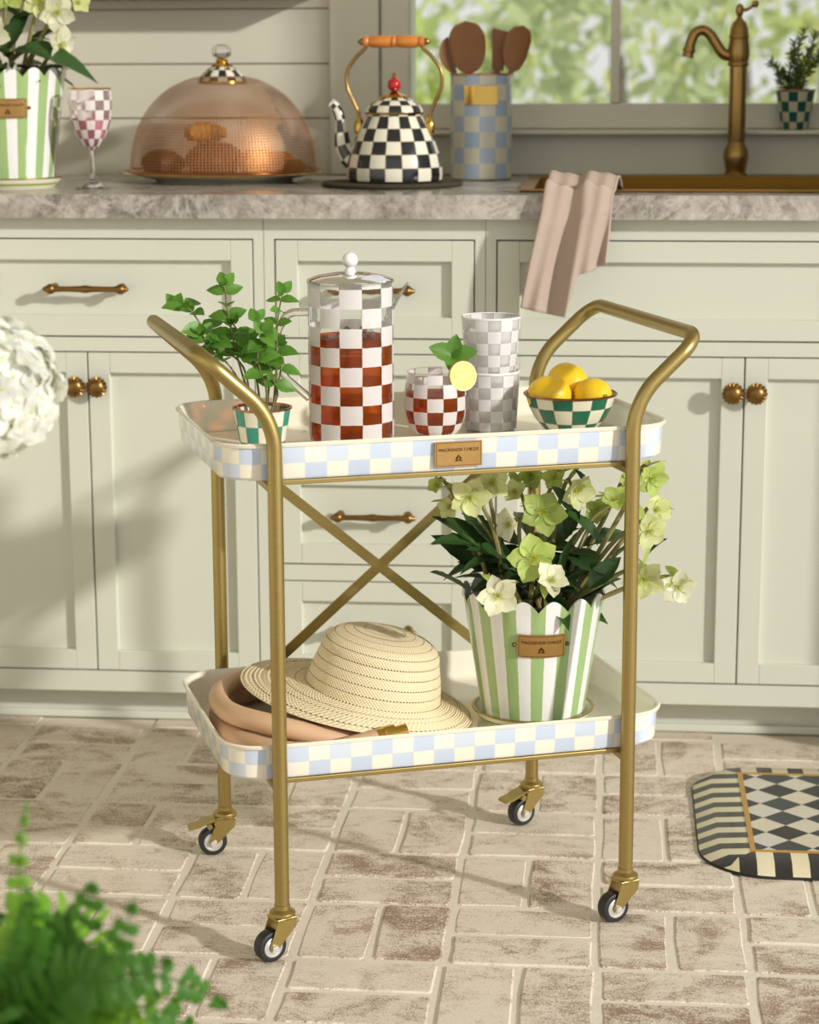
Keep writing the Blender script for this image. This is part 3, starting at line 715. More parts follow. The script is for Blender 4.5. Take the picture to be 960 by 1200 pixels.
def flower(parent, pos, facing, rad, kind, spin=0, cup=0):
    o = link(LEAF['centre'], 'flower', parent, mat=zframe(pos, facing, spin, rad*.9))
    for k in range(5):
        p = link(LEAF['petal_'+kind][cup], 'petal', o)
        p.matrix_local = Matrix.Rotation(2*PI*k/5+random.uniform(-.12, .12), 4, 'Z') @ Matrix.Rotation(-random.uniform(.0, .22)*(2 if cup else 1), 4, 'Y') @ Matrix.Diagonal((1.1*random.uniform(.92, 1.06), 1.12*random.uniform(.9, 1.08), 1.1, 1)) @ Matrix.Translation((.03, 0, .004*(k % 2)))
    return o
def scallop_pot(label, loc, rz, H=.181, rt=.0975, rb=.070, pl_ang=None, plate=True):
    t = thing('flower_pot', label, 'flower pot', loc, rz)
    n = 180; NS = 15
    def wv(r, z, a):
        if z < H*.93: return r, z
        return r, z-(.015*(1-abs(math.sin(NS*a/2+PI/2)))**1.0)*(1 if z > H*.97 else .35)
    pr = [(rb*.1, .0002), (rb*.9, .0002), (rb, .003)]+[(rb+(rt-rb)*k/8, .003+(H-.003)*k/8) for k in range(1, 9)]
    mb = MB(); mb.lathe(pr, n, cu=NS*2, rh=.02, wave=wv, u0=.5)
    inner = [(rt-.002, H), (rb+(rt-rb)*.8-.002, H*.8), (rb+(rt-rb)*.75, H*.78)]
    mb.lathe(inner, n, wave=wv, mi=1); mb.build('pot', ['greenstripe', 'white'], t)
    MB().lathe([(rb+(rt-rb)*.80, H*.80), (rt*.4, H*.84), (.0005, H*.86)], 40).build('soil', 'soil', t)
    if plate:
        a = pl_ang; R = rb+(rt-rb)*.66; tilt = math.atan2(rt-rb, H)
        pm = Matrix.Rotation(a, 4, 'Z') @ Matrix.Translation((R+.0006, 0, H*.66)) @ Matrix.Rotation(tilt, 4, 'Y') @ Matrix(((0, 0, 1, 0), (1, 0, 0, 0), (0, 1, 0, 0), (0, 0, 0, 1)))
        plaque(t, pm, .064, .032, True, bend=1/(2*R))
    return t
def saucer(label, loc, r=.083):
    t = thing('saucer', label, 'saucer', loc)
    MB().lathe([(.0005, 0), (r*.84, 0), (r*.97, .012), (r, .0175), (r-.003, .0178), (r*.92, .010), (r*.84, .005), (.0005, .005)], 72, cu=24, rh=.01).build('dish', 'cream', t)
    MB().lathe([(r*.905, .0055), (r*.945, .0095)], 72).build('green_stripe', 'petal_green', t)
    MB().lathe([(r+.0008, .0165), (r+.001, .0185), (r-.003, .0188), (r-.0035, .0175)], 72).build('gold_rim', 'brass', t)
    return t
def hellebore(t, inv, centre, H, flowers, leafs, wbase):
    """flowers: (world pos, facing, radius, kind, cup). stems rise from the soil to each"""
    rnd = random.Random(5)
    for (P, f, r, kind, cup) in flowers:
        L = inv @ P; fd = (inv.to_3x3() @ Vector(f)).normalized()
        flower(t, L, fd, r, kind, rnd.uniform(0, 6), cup)
        back = L-fd*r*.25; rootp = Vector((L.x*.25+rnd.uniform(-.02, .02), L.y*.25+rnd.uniform(-.02, .02), H*.83))
        mid = rootp.lerp(back, .6)+Vector((rnd.uniform(-.012, .012), rnd.uniform(-.012, .012), .018))
        MB().tube(spline([rootp, mid, back-fd*.012+Vector((0, 0, .008)), back], 5), [.0034]*6+[.0028]*5+[.0022]*5, 7).build('stem', 'stem', t)
        for k in range(rnd.choice((2, 3))):
            d = Vector((rnd.uniform(-1, 1), rnd.uniform(-1, .6), rnd.uniform(-.1, .9))).normalized()
            link(rnd.choice(LEAF['bract']), 'leaf', t, mat=frame(back-fd*.01+Vector((0, 0, .004)), d, (0, 0, 1), rnd.uniform(.026, .042)))
    for (P, d, l) in leafs:
        L = inv @ P; dd = (inv.to_3x3() @ Vector(d)).normalized()
        link(rnd.choice(LEAF['hell']), 'leaf', t, mat=frame(L, dd, (rnd.uniform(-.4, .4), rnd.uniform(-.8, 0), 1), (l, l*rnd.uniform(.9, 1.25), l)))

def build_lower():
    # big striped pot with hellebores
    c = cw(.156, -.035, FB); 
    saucer('cream saucer with gold rim under the hellebore pot on the cart', c)
    pc = c+Vector((0, 0, .0056)); t = scallop_pot('green and white striped scalloped pot of hellebores on the lower cart tray', pc, 0, pl_ang=math.radians(-81))
    inv = Matrix.Translation(pc).inverted(); tocam = (_C-pc); tocam.z = 0; tocam.normalize()
    def at(px, py, dep):     # dep: metres nearer to the viewer than the pot's axis
        d = ray(px, py); hp = pc+tocam*dep; k = (hp-_C).dot(tocam)/d.dot(tocam); return _C+d*k
    right = Vector((-tocam.y, tocam.x, 0)); right = right if right.x > 0 else -right
    fl = []
    spec = [(528, 594, .05, 14, 'cream', 1, (-.5, .1)), (550, 582, .07, 23, 'cream', 0, (.1, -.1)), (576, 566, .04, 20, 'cream', 0, (.4, .4)), (636, 601, .06, 25, 'green', 0, (.0, .35)), (674, 574, .05, 22, 'cream', 1, (.7, -.1)),
            (598, 615, .06, 19, 'white', 1, (-.9, .2)), (625, 655, .10, 28, 'green', 0, (.1, .25)), (645, 681, .115, 20, 'white', 1, (.5, .75)), (583, 697, .13, 23, 'white', 0, (.1, .0)), (722, 586, .04, 16, 'green', 1, (-.1, .9)),
            (763, 560, .03, 20, 'green', 0, (.7, -.3)), (768, 598, .02, 18, 'cream', 1, (.6, .5)), (760, 622, .07, 21, 'cream', 0, (.4, -.1)), (754, 677, .08, 24, 'cream', 0, (-.1, -.25)), (794, 687, .06, 20, 'white', 0, (.25, -.05)),
            (512, 568, .04, 10, 'green', 1, (-.6, .3)), (622, 556, .0, 16, 'green', 1, (.1, -.2)), (604, 577, .02, 15, 'cream', 1, (-.4, .5)), (650, 560, .03, 14, 'green', 1, (-.3, .2)), (700, 600, -.02, 15, 'green', 1, (-.3, .5)), (738, 560, -.03, 15, 'green', 1, (.3, .3))]
    for (x, y, dep, rp, kind, cup, (fr, fu)) in spec:
        P = at(x, y, dep); f = tocam+right*fr+Vector((0, 0, fu)); fl.append((P, f, rp*1.12*2.95/FPX, kind, cup))
    rnd = random.Random(11); lf = []
    for k in range(64):
        a = rnd.uniform(0, 2*PI); rr = rnd.uniform(.0, .07); z = .15+rnd.uniform(0, .085)
        P = pc+Vector((rr*math.cos(a), rr*math.sin(a), z)); d = Vector((math.cos(a), math.sin(a), rnd.uniform(-.25, .9)))
        lf.append((P, d, rnd.uniform(.05, .078)))
    for (x, y, dx, dz, l) in ((545, 690, -.7, .6, .06), (560, 670, -.8, .8, .08), (570, 650, -.4, 1, .075), (640, 690, .3, .9, .07), (660, 680, .1, 1, .075), (690, 690, .7, .8, .06), (600, 690, -.1, 1, .07), (620, 690, .6, .6, .06), (716, 660, .5, .9, .05), (760, 650, .6, .8, .035), (665, 630, .2, .9, .06), (668, 600, -.4, .8, .05), (580, 640, -.6, .9, .07), (560, 640, -.9, .4, .06), (690, 575, -.3, .6, .035), (700, 640, -.2, 1, .06)):
        lf.append((at(x, y, rnd.uniform(.01, .06)), right*dx+Vector((0, 0, dz))+tocam*rnd.uniform(0, .5), l))
    hellebore(t, inv, pc, .181, fl, lf, 0)
    # straw hat, propped on the hose at the left
    hz = .0
    h = thing('straw_hat', 'natural woven straw sun hat with rounded crown on the lower cart tray', 'hat')
    Rb, Rc, Hc = .160, .093, .085; pitch = .0048
    prof = []
    n1 = int((Rb-Rc)/.0042)
    for k in range(n1*4+1):
        r = Rb-(Rb-Rc)*k/(n1*4); ph = k/4*2*PI; prof.append((r, .0009*math.cos(ph)-.012*((r-Rc)/(Rb-Rc))**1.5+.004))
    brim = len(prof); cr = []
    for k in range(1, 61):
        q = k/60; 
        if q < .55: s = q/.55; r = Rc-.010*s**1.5-.002*s; z = .004+s*(Hc*.64)
        else:
            a = (q-.55)/.45; th = a*PI/2; r = (Rc-.012)*(math.cos(th)**.74 if a < 1 else 0)+.0004; z = .004+Hc*.64+Hc*.36*math.sin(th)**.95
        cr.append((max(r, .0004), z+.0006*math.cos(q*2*PI*26)))
    prof += cr
    mb = MB(); mb.lathe(prof, 96, cu=120, rh=.0046)
    for i in range(brim*96):
        x, y, z = mb.v[i]; k = max(0, (math.hypot(x, y)-Rc)/(Rb-Rc)); mb.v[i] = (x-CU.x*.022*k, y-CU.y*.022*k, z)
    hat = mb.build('hat_body', 'straw', h, ang=70)
    so_ = hat.modifiers.new('s', 'SOLIDIFY'); so_.thickness = .0016
    hp = cw(-.060, .008, FB+.0410); h.location = hp
    # tilt : left side up, front slightly down
    right3 = CU; h.rotation_mode = 'QUATERNION'
    h.rotation_quaternion = Quaternion(CV, math.radians(11.0)) @ Quaternion(CU, math.radians(2.5))
    # coiled tan hose
    ho = thing('garden_hose', 'thick tan hose lying in loose coils beneath the straw hat', 'hose', cw(0, 0, FB), CA)
    pts = []
    def loop(u0, v0, a, b, z0, z1, s, e, n=14):
        for k in range(n): 
            q = s+(e-s)*k/n; co, si = math.cos(q), math.sin(q); ex = 2/2.6
            pts.append((u0+a*math.copysign(abs(co)**ex, co), v0+b*math.copysign(abs(si)**ex, si), z0+(z1-z0)*k/n))
    pts = [(-.092, -.155, .027), (-.130, -.156, .021), (-.172, -.152, .0148), (-.225, -.125, .0148), (-.262, -.06, .0148), (-.268, .03, .0148), (-.245, .11, .0148), (-.19, .145, .0148), (-.13, .12, .0148), (-.105, .05, .0148), (-.085, -.03, .0148), (-.082, -.085, .0148), (-.11, -.117, .0155),
           (-.16, -.121, .026), (-.22, -.10, .040), (-.262, -.05, .0432), (-.272, .01, .0432), (-.255, .07, .0432), (-.21, .112, .0425), (-.165, .09, .034), (-.15, .03, .018), (-.16, -.03, .0148), (-.19, -.07, .0148)]
    sp = spline(pts, 6); MB().tube(sp, .0142, 14).build('hose_tube', 'hose', ho)
    ep = sp[0]; dr = (sp[0]-sp[3]).normalized()
    MB().tube([ep-dr*.004, ep+dr*.006, ep+dr*.007, ep+dr*.02, ep+dr*.021, ep+dr*.036], [.0145, .0145, .0155, .0155, .012, .012], 18).build('brass_coupling', 'gold', ho)
build_lower()

def lemon_obj(label, pos, d, L=.066, R=.0245, cat='lemon', group=None):
    t = thing('lemon', label, cat, pos, 0, group); pr = []
    for k in range(25):
        s = k/24; x = -L/2+L*s; r = R*(max(0, 1-(2*abs(s-.5))**2.3))**.62
        if s > .9: r = max(r, .0052*(1-(s-.9)/.1)**.5)
        if s < .06: r = max(r, .004*(s/.06)**.5)
        pr.append((max(r, .0003), x))
    o = MB().lathe(pr, 28).build('fruit', 'lemon', t); m = zframe((0, 0, 0), d); o.matrix_local = m
    q = MB().lathe([(.0026, -.001), (.0030, .0012), (.0012, .0022), (.0002, .0022)], 12).build('tip', 'lemontip', t); q.matrix_local = m @ Matrix.Translation((0, 0, L/2-.0006))
    return t
def build_upper():
    z = FT
    # mint
    rnd = random.Random(3)
    pc = cw(-.2110, -.010, z); t = thing('potted_mint', 'leafy green mint plant in a small teal checked pot on the upper tray', 'potted plant', pc)
    pr = [(.0005, 0), (.026, 0), (.028, .002), (.0375, .058)]
    MB().lathe([(.028, .0005), (.0375, .058)], 48, cu=12, rh=.0215, v0=.3).build('pot', 'tealcheck', t)
    MB().lathe([(.0003, .0008), (.0275, .0008)], 32).build('pot_base', 'cream', t)
    MB().lathe([(.0372, .0565), (.0392, .0575), (.0392, .0595), (.0365, .0595), (.0355, .056)], 48).build('pot_rim', 'copper', t)
    MB().lathe([(.0355, .049), (.018, .053), (.0004, .054)], 32).build('soil', 'soil', t)
    tocam = _C-pc; tocam.z = 0; tocam.normalize(); right = Vector((-tocam.y, tocam.x, 0)); right = right if right.x > 0 else -right
    def at(px, py, dep): d = ray(px, py); k = (pc+tocam*dep-_C).dot(tocam)/d.dot(tocam); return _C+d*k-pc
    stems = [[(298, 482), (280, 425), (268, 372), (263, 334)], [(294, 482), (285, 430), (250, 400), (222, 362), (206, 358)], [(320, 484), (324, 430), (325, 380), (331, 343)],
             [(306, 482), (300, 440), (290, 405), (272, 378)], [(312, 482), (316, 440), (312, 410), (300, 375)], [(318, 484), (326, 450), (330, 425), (326, 405)],
             [(300, 482), (270, 430), (246, 410), (238, 392)], [(312, 482), (312, 455), (302, 420), (310, 390)], [(318, 484), (325, 462), (321, 445), (316, 428)]]
    for si, st in enumerate(stems):
        dep0 = rnd.uniform(-.015, .015); dep1 = rnd.uniform(-.03, .035)
        pp = [at(x, y, dep0+(dep1-dep0)*i/(len(st)-1)) for i, (x, y) in enumerate(st)]; sp = spline(pp, 6); n = len(sp)
        MB().tube(sp, [.0017-.0008*i/n for i in range(n)], 6).build('stem', 'mintstem', t)
        Lt = sum((sp[i+1]-sp[i]).length for i in range(n-1)); nodes = max(3, int(Lt/.024)); 
        for q in range(1, nodes+1):
            f = .34+.66*q/nodes; i = min(n-1, int(f*(n-1))); P = sp[i]; tg = (sp[min(i+1, n-1)]-sp[max(i-1, 0)]).normalized()
            sz = (.038-.016*f)*(.8 if si in (2, 5, 8) else 1)*rnd.uniform(.85, 1.2)
            ph = q*PI/2+si
            for s in (0, 1):
                a = ph+s*PI; side = (right*math.cos(a)+tocam*math.sin(a)); d = (side+tg*rnd.uniform(.0, .5)+Vector((0, 0, rnd.uniform(-.35, .3)))).normalized()
                link(rnd.choice(LEAF['mint']), 'leaf', t, mat=frame(P, d, (Vector((0, 0, 1))+tocam*rnd.uniform(.5, 1.8)), sz*(.7 if f > .97 else 1)))
        for s in range(3):
            a = s*2.1+si; d = Vector((0, 0, 1))+right*math.cos(a)*.8+tocam*math.sin(a)*.8
            link(LEAF['mint'][0], 'leaf', t, mat=frame(sp[-1], d, tocam, rnd.uniform(.016, .022)))
    # pitcher of iced tea
    pc = cw(-.0885, 0, z); tocam = _C-pc; rz = math.atan2(tocam.y, tocam.x)
    t = thing('pitcher', 'tall lidded glass pitcher with white checks, filled with iced tea', 'pitcher', pc, rz)    # local +X faces the camera
    R, H = .0562, .218
    mb = MB(); mb.lathe([(.0005, .0015), (R-.012, .0015), (R-.006, .003), (R-.0015, .009), (R, .016), (R, H)], 72, cu=12, rh=.0252, v0=-.35, u0=.5)
    g = mb.build('jug', 'glasscheck', t)
    MB().lathe([(R+.0004, H-.002), (R+.0012, H), (R+.0004, H+.0015), (R-.0025, H+.0015), (R-.003, H-.002)], 72).build('rim', 'clear', g)
    MB().lathe([(.0005, .006), (R-.009, .006), (R-.0045, .012), (R-.0035, .02), (R-.0035, .146), (.0005, .146)], 56).build('iced_tea', 'tea', t)
    for k in range(7):
        a = k*2.4; r = .030 if k else 0; cx, cy, s = r*math.cos(a), r*math.sin(a), .012
        b = MB().box(-s, s, -s, s, -s, s).build('ice_cube', 'clear', t, bevel=.003); b.matrix_local = Matrix.Translation((cx, cy, .140+rnd.uniform(-.008, .004))) @ Matrix.Rotation(k*1.3, 4, (1, 1, .4))
    # handle on the viewer's left ( local -Y is camera-left? camera looks along -X: left = +Y*-1 )
    left = Vector((0, -1, 0))
    hp = fillet([(0, -R+.001, .178), (0, -R-.026, .178), (0, -R-.042, .150), (0, -R-.034, .095), (0, -R+.001, .064)], [0, .02, .03, .03, 0], 8)
    MB().tube(hp, .0056, 12, up=(1, 0, 0)).build('handle', 'solidglass', t)
    sp = MB(); sp.grid(6, 6, lambda a, b: ((a-.5)*.036*(1-b*.75), R-.002+.020*b-.004*(2*abs(a-.5))**2*(1-b), H-.002-.030*(1-b)+(.0)*b-.006*math.sin(PI*a)*(1-b)))
    s_ = sp.build('spout', 'clear', t); s_.modifiers.new('s', 'SOLIDIFY').thickness = .002
    ld = MB().lathe([(.0005, H+.0125), (.02, H+.0118), (.045, H+.0075), (R+.0005, H+.0030), (R+.001, H+.0018), (R-.004, H+.0016), (.0005, H+.006)], 64).build('lid', 'solidglass', t)
    MB().lathe([(.008, H+.0122), (.0062, H+.0165), (.0058, H+.0185), (.0062, H+.02)], 24).build('knob_stem', 'wax', ld)
    MB().sphere((0, 0, H+.0275), .0104, 24, 16).build('knob', 'wax', ld)
    # stemless glass with tea, lemon and mint
    gp = cw(.0375, .036, z); tocam = _C-gp; rz = math.atan2(tocam.y, tocam.x)
    t = thing('stemless_glass', 'round stemless glass with white checks, filled with iced tea', 'glass', gp, rz)
    pr = [(.0005, .0012), (.020, .0012), (.028, .004), (.0355, .013), (.0405, .028), (.0422, .045), (.0415, .062), (.0395, .080), (.0375, .0895)]
    MB().lathe(pr, 64, cu=12, rh=.0185, v0=-.6, u0=.5).build('bowl', 'glasscheck', t)
    MB().lathe([(.0005, .0045), (.019, .0045), (.027, .0085), (.034, .016), (.0385, .029), (.0402, .045), (.0395, .060), (.0005, .060)], 48).build('iced_tea', 'tea', t)
    MB().lathe([(.0378, .0885), (.0383, .0898), (.0372, .0905), (.0362, .0898)], 64).build('rim', 'clear', t)
    fwd = Vector((tocam.x, tocam.y, 0)).normalized(); right = Vector((-fwd.y, fwd.x, 0)); right = right if right.x > 0 else -right
    lp = gp+right*.0365+fwd*.022+Vector((0, 0, .086))
    lm = thing('lemon_slice', 'lemon slice hooked on the rim of the stemless glass', 'lemon slice', lp)
    nrm = (fwd*1.0+right*.45+Vector((0, 0, .12))).normalized(); mt = zframe((0, 0, 0), nrm); rs = .0205
    o = MB().lathe([(rs-.0008, -.0028), (rs, -.0015), (rs, .0015), (rs-.0008, .0028)], 48).build('peel', 'lemon', lm); o.matrix_local = mt
    o = MB().lathe([(.0003, -.0024), (rs-.0006, -.0026), (rs-.0006, .0026), (.0003, .0024)], 48).build('pith', 'pith', lm); o.matrix_local = mt
    for k in range(9):
        a0 = 2*PI*k/9+.05; a1 = 2*PI*(k+1)/9-.05; pts = [(.0022*math.cos((a0+a1)/2), .0022*math.sin((a0+a1)/2))]+[((rs-.0027)*math.cos(a0+(a1-a0)*i/5), (rs-.0027)*math.sin(a0+(a1-a0)*i/5)) for i in range(6)]
        o = MB().prism(pts, -.0030, .0030).build('segment', 'lemonflesh', lm, smooth=False); o.matrix_local = mt
    ms = gp+right*.022-fwd*.008+Vector((0, 0, .078))
    mm = thing('mint_sprig', 'fresh mint sprig garnish tucked into the stemless glass', 'mint sprig', ms)
    MB().tube([(0, 0, 0), (0, 0, .018), right*.002+Vector((0, 0, .032))], .0014, 6).build('stem', 'mintstem', mm)
    top = right*.002+Vector((0, 0, .031))
    for d, s in ((right*-1+Vector((0, 0, .45))+fwd*.3, .036), (right*.15+Vector((0, 0, 1))-fwd*.1, .030), (right*1+Vector((0, 0, .25))+fwd*.2, .034), (fwd*.7+right*-.2+Vector((0, 0, -.5)), .026), (fwd*-1+Vector((0, 0, .4)), .028), (fwd*.6+right*.5+Vector((0, 0, .3)), .018)):
        link(LEAF['mint'][0], 'leaf', mm, mat=frame(top, d, fwd*1.0+Vector((0, 0, .5)), s))
    # two stacked tumblers
    tp = cw(.1258, .066, z); tocam = _C-tp; rz = math.atan2(tocam.y, tocam.x)
    for k, lb in enumerate(('lower frosted checked tumbler holding the other tumbler', 'upper frosted checked tumbler nested in the one below')):
        t = thing('tumbler', lb, 'tumbler', tp+Vector((0, 0, .0757*k)), rz+.12*k, 'stacked tumblers')
        r0, r1, h = (.0355, .0400, .082) if k == 0 else (.0345, .0408, .081)
        if k == 1: pass
        MB().lathe([(.0005, .0015), (r0-.004, .0015), (r0, .004), (r1, h), (r1-.0006, h+.001), (r1-.0022, h), (r0-.002, .009), (.0005, .009)], 56, cu=14, rh=.0162, v0=-1.9, u0=.5*k).build('wall', 'tumblercheck', t)
        MB().lathe([(r1+.0002, h-.001), (r1+.0006, h+.0008), (r1-.001, h+.0018), (r1-.0026, h+.0006)], 56).build('rim', 'wax', t)
    # bowl of lemons
    bp = cw(.217, -.004, z); t = thing('bowl', 'small green and white checked enamel bowl holding lemons', 'bowl', bp)
    pr = [(.022, 0), (.024, .001), (.036, .010), (.048, .024), (.0565, .040), (.0618, .0565)]
    MB().lathe(pr, 72, cu=14, rh=.0235, v0=.65, u0=.35).build('outer_wall', 'greencheck', t)
    MB().lathe([(.0005, .004), (.022, .005), (.035, .013), (.0465, .026), (.055, .041), (.0605, .056)], 64).build('inner_wall', 'cream', t)
    MB().lathe([(.0003, .0003), (.0225, .0003)], 40).build('foot', 'cream', t)
    MB().lathe([(.0612, .0553), (.0636, .0562), (.064, .058), (.062, .0592), (.0598, .0575)], 72).build('rim', 'copper', t)
    fw = _C-bp; fw.z = 0; fw.normalize(); rt = Vector((-fw.y, fw.x, 0)); rt = rt if rt.x > 0 else -rt
    g = 'lemons in the checked bowl'
    lemon_obj('lemon at the bowl side nearest the tumblers', bp-rt*.0285+fw*.010+Vector((0, 0, .0555)), rt*-.9+fw*.35+Vector((0, 0, .12)), .064, .0268, group=g)
    lemon_obj('lemon resting on top of the two others in the bowl', bp-rt*.004-fw*.034+Vector((0, 0, .0665)), rt*.75+fw*.75-Vector((0, 0, .32)), .064, .0268, group=g)
    lemon_obj('lemon at the bowl side away from the tumblers, tip turned out', bp+rt*.030+fw*.004+Vector((0, 0, .0545)), rt*.55+fw*.8+Vector((0, 0, .12)), .06, .0245, group=g)
build_upper()

# ================================================================== COUNTER THINGS
CT = .9155
def build_counter():
    rnd = random.Random(21)
    # ---- striped pot at the left
    b = onZ(-4, 219, CT); b.y = .17; b.x = -1.030
    saucer('cream saucer with gold rim under the striped pot on the countertop', b, .088)
    pc = b+Vector((0, 0, .0056)); t = scallop_pot('green and white striped scalloped pot of hellebores on the countertop', pc, 0, H=.196, rt=.0985, rb=.072, pl_ang=math.radians(-76))
    inv = Matrix.Translation(pc).inverted(); tocam = _C-pc; tocam.z = 0; tocam.normalize(); right = Vector((-tocam.y, tocam.x, 0)); right = right if right.x > 0 else -right
    def at(px, py, dep): d = ray(px, py); k = (pc+tocam*dep-_C).dot(tocam)/d.dot(tocam); return _C+d*k
    fl = [(at(x, y, dp), tocam+right*fr+Vector((0, 0, fu)), r*3.6/FPX, kd, cp) for x, y, dp, r, kd, cp, fr, fu in
          ((70, 52, .04, 24, 'white', 0, .9, -.2), (66, 14, .05, 24, 'white', 0, .2, -.3), (90, 4, .02, 17, 'cream', 1, .6, .3), (46, 2, .05, 22, 'cream', 0, -.2, .1), (10, -10, .05, 24, 'green', 0, -.2, .2), (-30, 20, .05, 24, 'cream', 0, -.4, 0), (30, -40, .0, 24, 'green', 0, .1, .3), (-10, 40, .08, 22, 'white', 0, 0, 0))]
    lf = [(at(18, 62, .05), right*1+Vector((0, 0, .18))+tocam*.3, .12), (at(5, 66, .05), right*.3+Vector((0, 0, .9)), .08), (at(30, 62, .02), right*.6+Vector((0, 0, .8)), .07), (at(-20, 66, .05), right*-.5+Vector((0, 0, .9)), .08), (at(10, 30, .03), right*.6+Vector((0, 0, .5)), .06), (at(20, 20, .02), right*-.5+Vector((0, 0, .6)), .06)]
    for k in range(16):
        a = rnd.uniform(0, 2*PI); rr = rnd.uniform(0, .06); lf.append((pc+Vector((rr*math.cos(a), rr*math.sin(a), .165+rnd.uniform(0, .05))), Vector((math.cos(a), math.sin(a), rnd.uniform(-.1, .9))), rnd.uniform(.05, .08)))
    hellebore(t, inv, pc, .196, fl, lf, 0)
    # ---- goblet
    g = onZ(109, 221, CT); g.z = CT; tc = _C-g
    t = thing('goblet', 'stemmed goblet with pink and white checks standing beside the mesh dome', 'goblet', g, math.atan2(tc.y, tc.x))
    MB().lathe([(.0005, .0005), (.0285, .0005), (.0295, .0018), (.022, .004), (.010, .010), (.0045, .018), (.0040, .03), (.0040, .058), (.0055, .064)], 40).build('stem', 'solidglass', t)
    MB().lathe([(.0005, .063), (.008, .065), (.017, .075), (.026, .091), (.0335, .113), (.0362, .135), (.0362, .152), (.0350, .166)], 56, cu=14, rh=.0165, v0=.1, u0=.5).build('bowl', 'gobletcheck', t)
    MB().lathe([(.0005, .068), (.0145, .075), (.0238, .091), (.0312, .113), (.0325, .118), (.0005, .118)], 40).build('drink', 'pinkdrink', t)
    MB().lathe([(.0350, .165), (.0356, .167), (.0342, .1675)], 56).build('rim', 'gold', t)
    # ---- plate, pastries and mesh dome
    c = onZ(261, 211, CT); c.y = .392; c.x = -.700; c.z = CT
    pl = thing('plate', 'white plate with gilded rim under the copper mesh dome', 'plate', c)
    MB().lathe([(.0005, .002), (.115, .002), (.118, 0), (.122, 0), (.126, .004), (.165, .012), (.187, .015), (.187, .017), (.165, .0145), (.126, .007), (.0005, .006)], 90).build('dish', 'cream', pl)
    MB().lathe([(.1865, .0146), (.1885, .0158), (.1865, .0175), (.179, .0168)], 90).build('gold_rim', 'gold', pl)
    def lump(lab, dx, dy, r, h, mat, kind, dz=0):
        q = thing('pastry', lab, 'pastry', c+Vector((dx, dy, .0068+dz)), rnd.uniform(0, 6), 'pastries on the domed plate')
        if kind == 'croissant':
            pts = [(math.cos(a)*r, math.sin(a)*r*.8, h*.5) for a in [i/22*PI*1.25-.4 for i in range(23)]]
            rr = [h*.5*(.25+.75*math.sin(PI*i/22))*(1+.10*math.cos(i*2.0)) for i in range(23)]
            MB().tube(pts, rr, 12).build('crust', mat, q)
        else:
            MB().lathe([(.0005, 0), (r*.75, 0), (r*.9, h*.35), (r*1.05, h*.5), (r*.98, h*.72), (r*.6, h*.95), (.0005, h)], 28, wave=lambda R, z, a: (R*(1+.07*math.sin(5*a)+.04*math.sin(11*a)), z)).build('crumb', mat, q)
    lump('curled golden croissant on top of the dark pastries under the dome', -.030, -.005, .030, .036, 'pastrygold', 'croissant', .060)
    lump('dark chocolate bun at the middle of the domed plate', -.015, -.064, .042, .058, 'pastrydark', 'bun')
    lump('dark chocolate bun at the edge of the domed plate near the goblet', -.104, -.046, .035, .05, 'pastrydark', 'bun')
    lump('dark raised bun at the back of the domed plate', -.028, .058, .047, .060, 'pastrydark', 'bun')
    lump('small brown roll beside the dark buns under the dome', -.112, .052, .030, .04, 'pastry', 'bun')
    lump('golden flaky bun under the dome on the kettle side', .073, -.055, .036, .052, 'pastrygold', 'bun')
    lump('browned croissant under the dome on the kettle side', .072, .045, .036, .042, 'pastry', 'croissant')
    lump('small golden roll at the plate edge toward the kettle', .128, -.010, .021, .032, 'pastrygold', 'bun')
    t = thing('mesh_dome', 'copper wire mesh food dome with checked cap and glass knob', 'food cover', c+Vector((0, 0, .0155)))
    Rm, Hm = .168, .172; pr = [(Rm*math.cos(a)**.86, Hm*math.sin(a)**.95) for a in [i/28*PI/2*.985 for i in range(29)]]
    MB().lathe(pr, 96, cu=170, rh=.0050).build('wire_mesh', 'mesh', t)
    MB().lathe([(Rm-.001, .0022), (Rm+.003, .0012), (Rm+.0035, .0045), (Rm, .0065), (Rm-.003, .004)], 96).build('base_ring', 'copper', t)
    MB().lathe([(.043, Hm-.016), (.044, Hm-.012), (.038, Hm-.001), (.026, Hm+.010), (.018, Hm+.014)], 48, cu=16, rh=.0165, v0=.2).build('checked_cap', 'courtly', t)
    MB().lathe([(.042, Hm-.017), (.0455, Hm-.0155), (.045, Hm-.012)], 48).build('cap_ring', 'gold', t)
    MB().lathe([(.019, Hm+.013), (.020, Hm+.0155), (.013, Hm+.019), (.010, Hm+.022), (.012, Hm+.025), (.006, Hm+.028)], 32).build('gold_collar', 'gold', t)
    MB().lathe([(.006, Hm+.027), (.013, Hm+.030), (.018, Hm+.037), (.0175, Hm+.044), (.012, Hm+.051), (.0005, Hm+.053)], 9).build('glass_knob', 'solidglass', t, smooth=False)
    # ---- trivet and kettle
    k = onZ(465, 217, CT); k.y = .225; k.z = CT; k.x = -.374
    tv = MB().lathe([(.0005, .0004), (.118, .0004), (.1215, .004), (.119, .0075), (.0005, .0078)], 80, wave=lambda r, z, a: (r*(1+.006*math.sin(23*a)), z)).build('trivet', 'trivet'); tv.location = k+Vector((-.004, .0, 0))
    tag(tv, 'dark round woven trivet under the checked kettle', 'trivet')
    t = thing('kettle', 'black and white checked enamel kettle with orange wooden grip', 'kettle', k+Vector((0, 0, .0082)), math.radians(-5.3)); S1 = .985
    pr = [(.0005, .0005), (.076, .0005), (.0815, .003), (.0826, .012), (.0815, .028), (.0785, .042), (.0727, .059), (.0653, .0785), (.0542, .0985), (.0485, .109), (.047, .114)]
    MB().lathe(pr, 72, cu=18, rh=.0232, v0=-3.45, u0=.5).build('body', 'courtly', t)
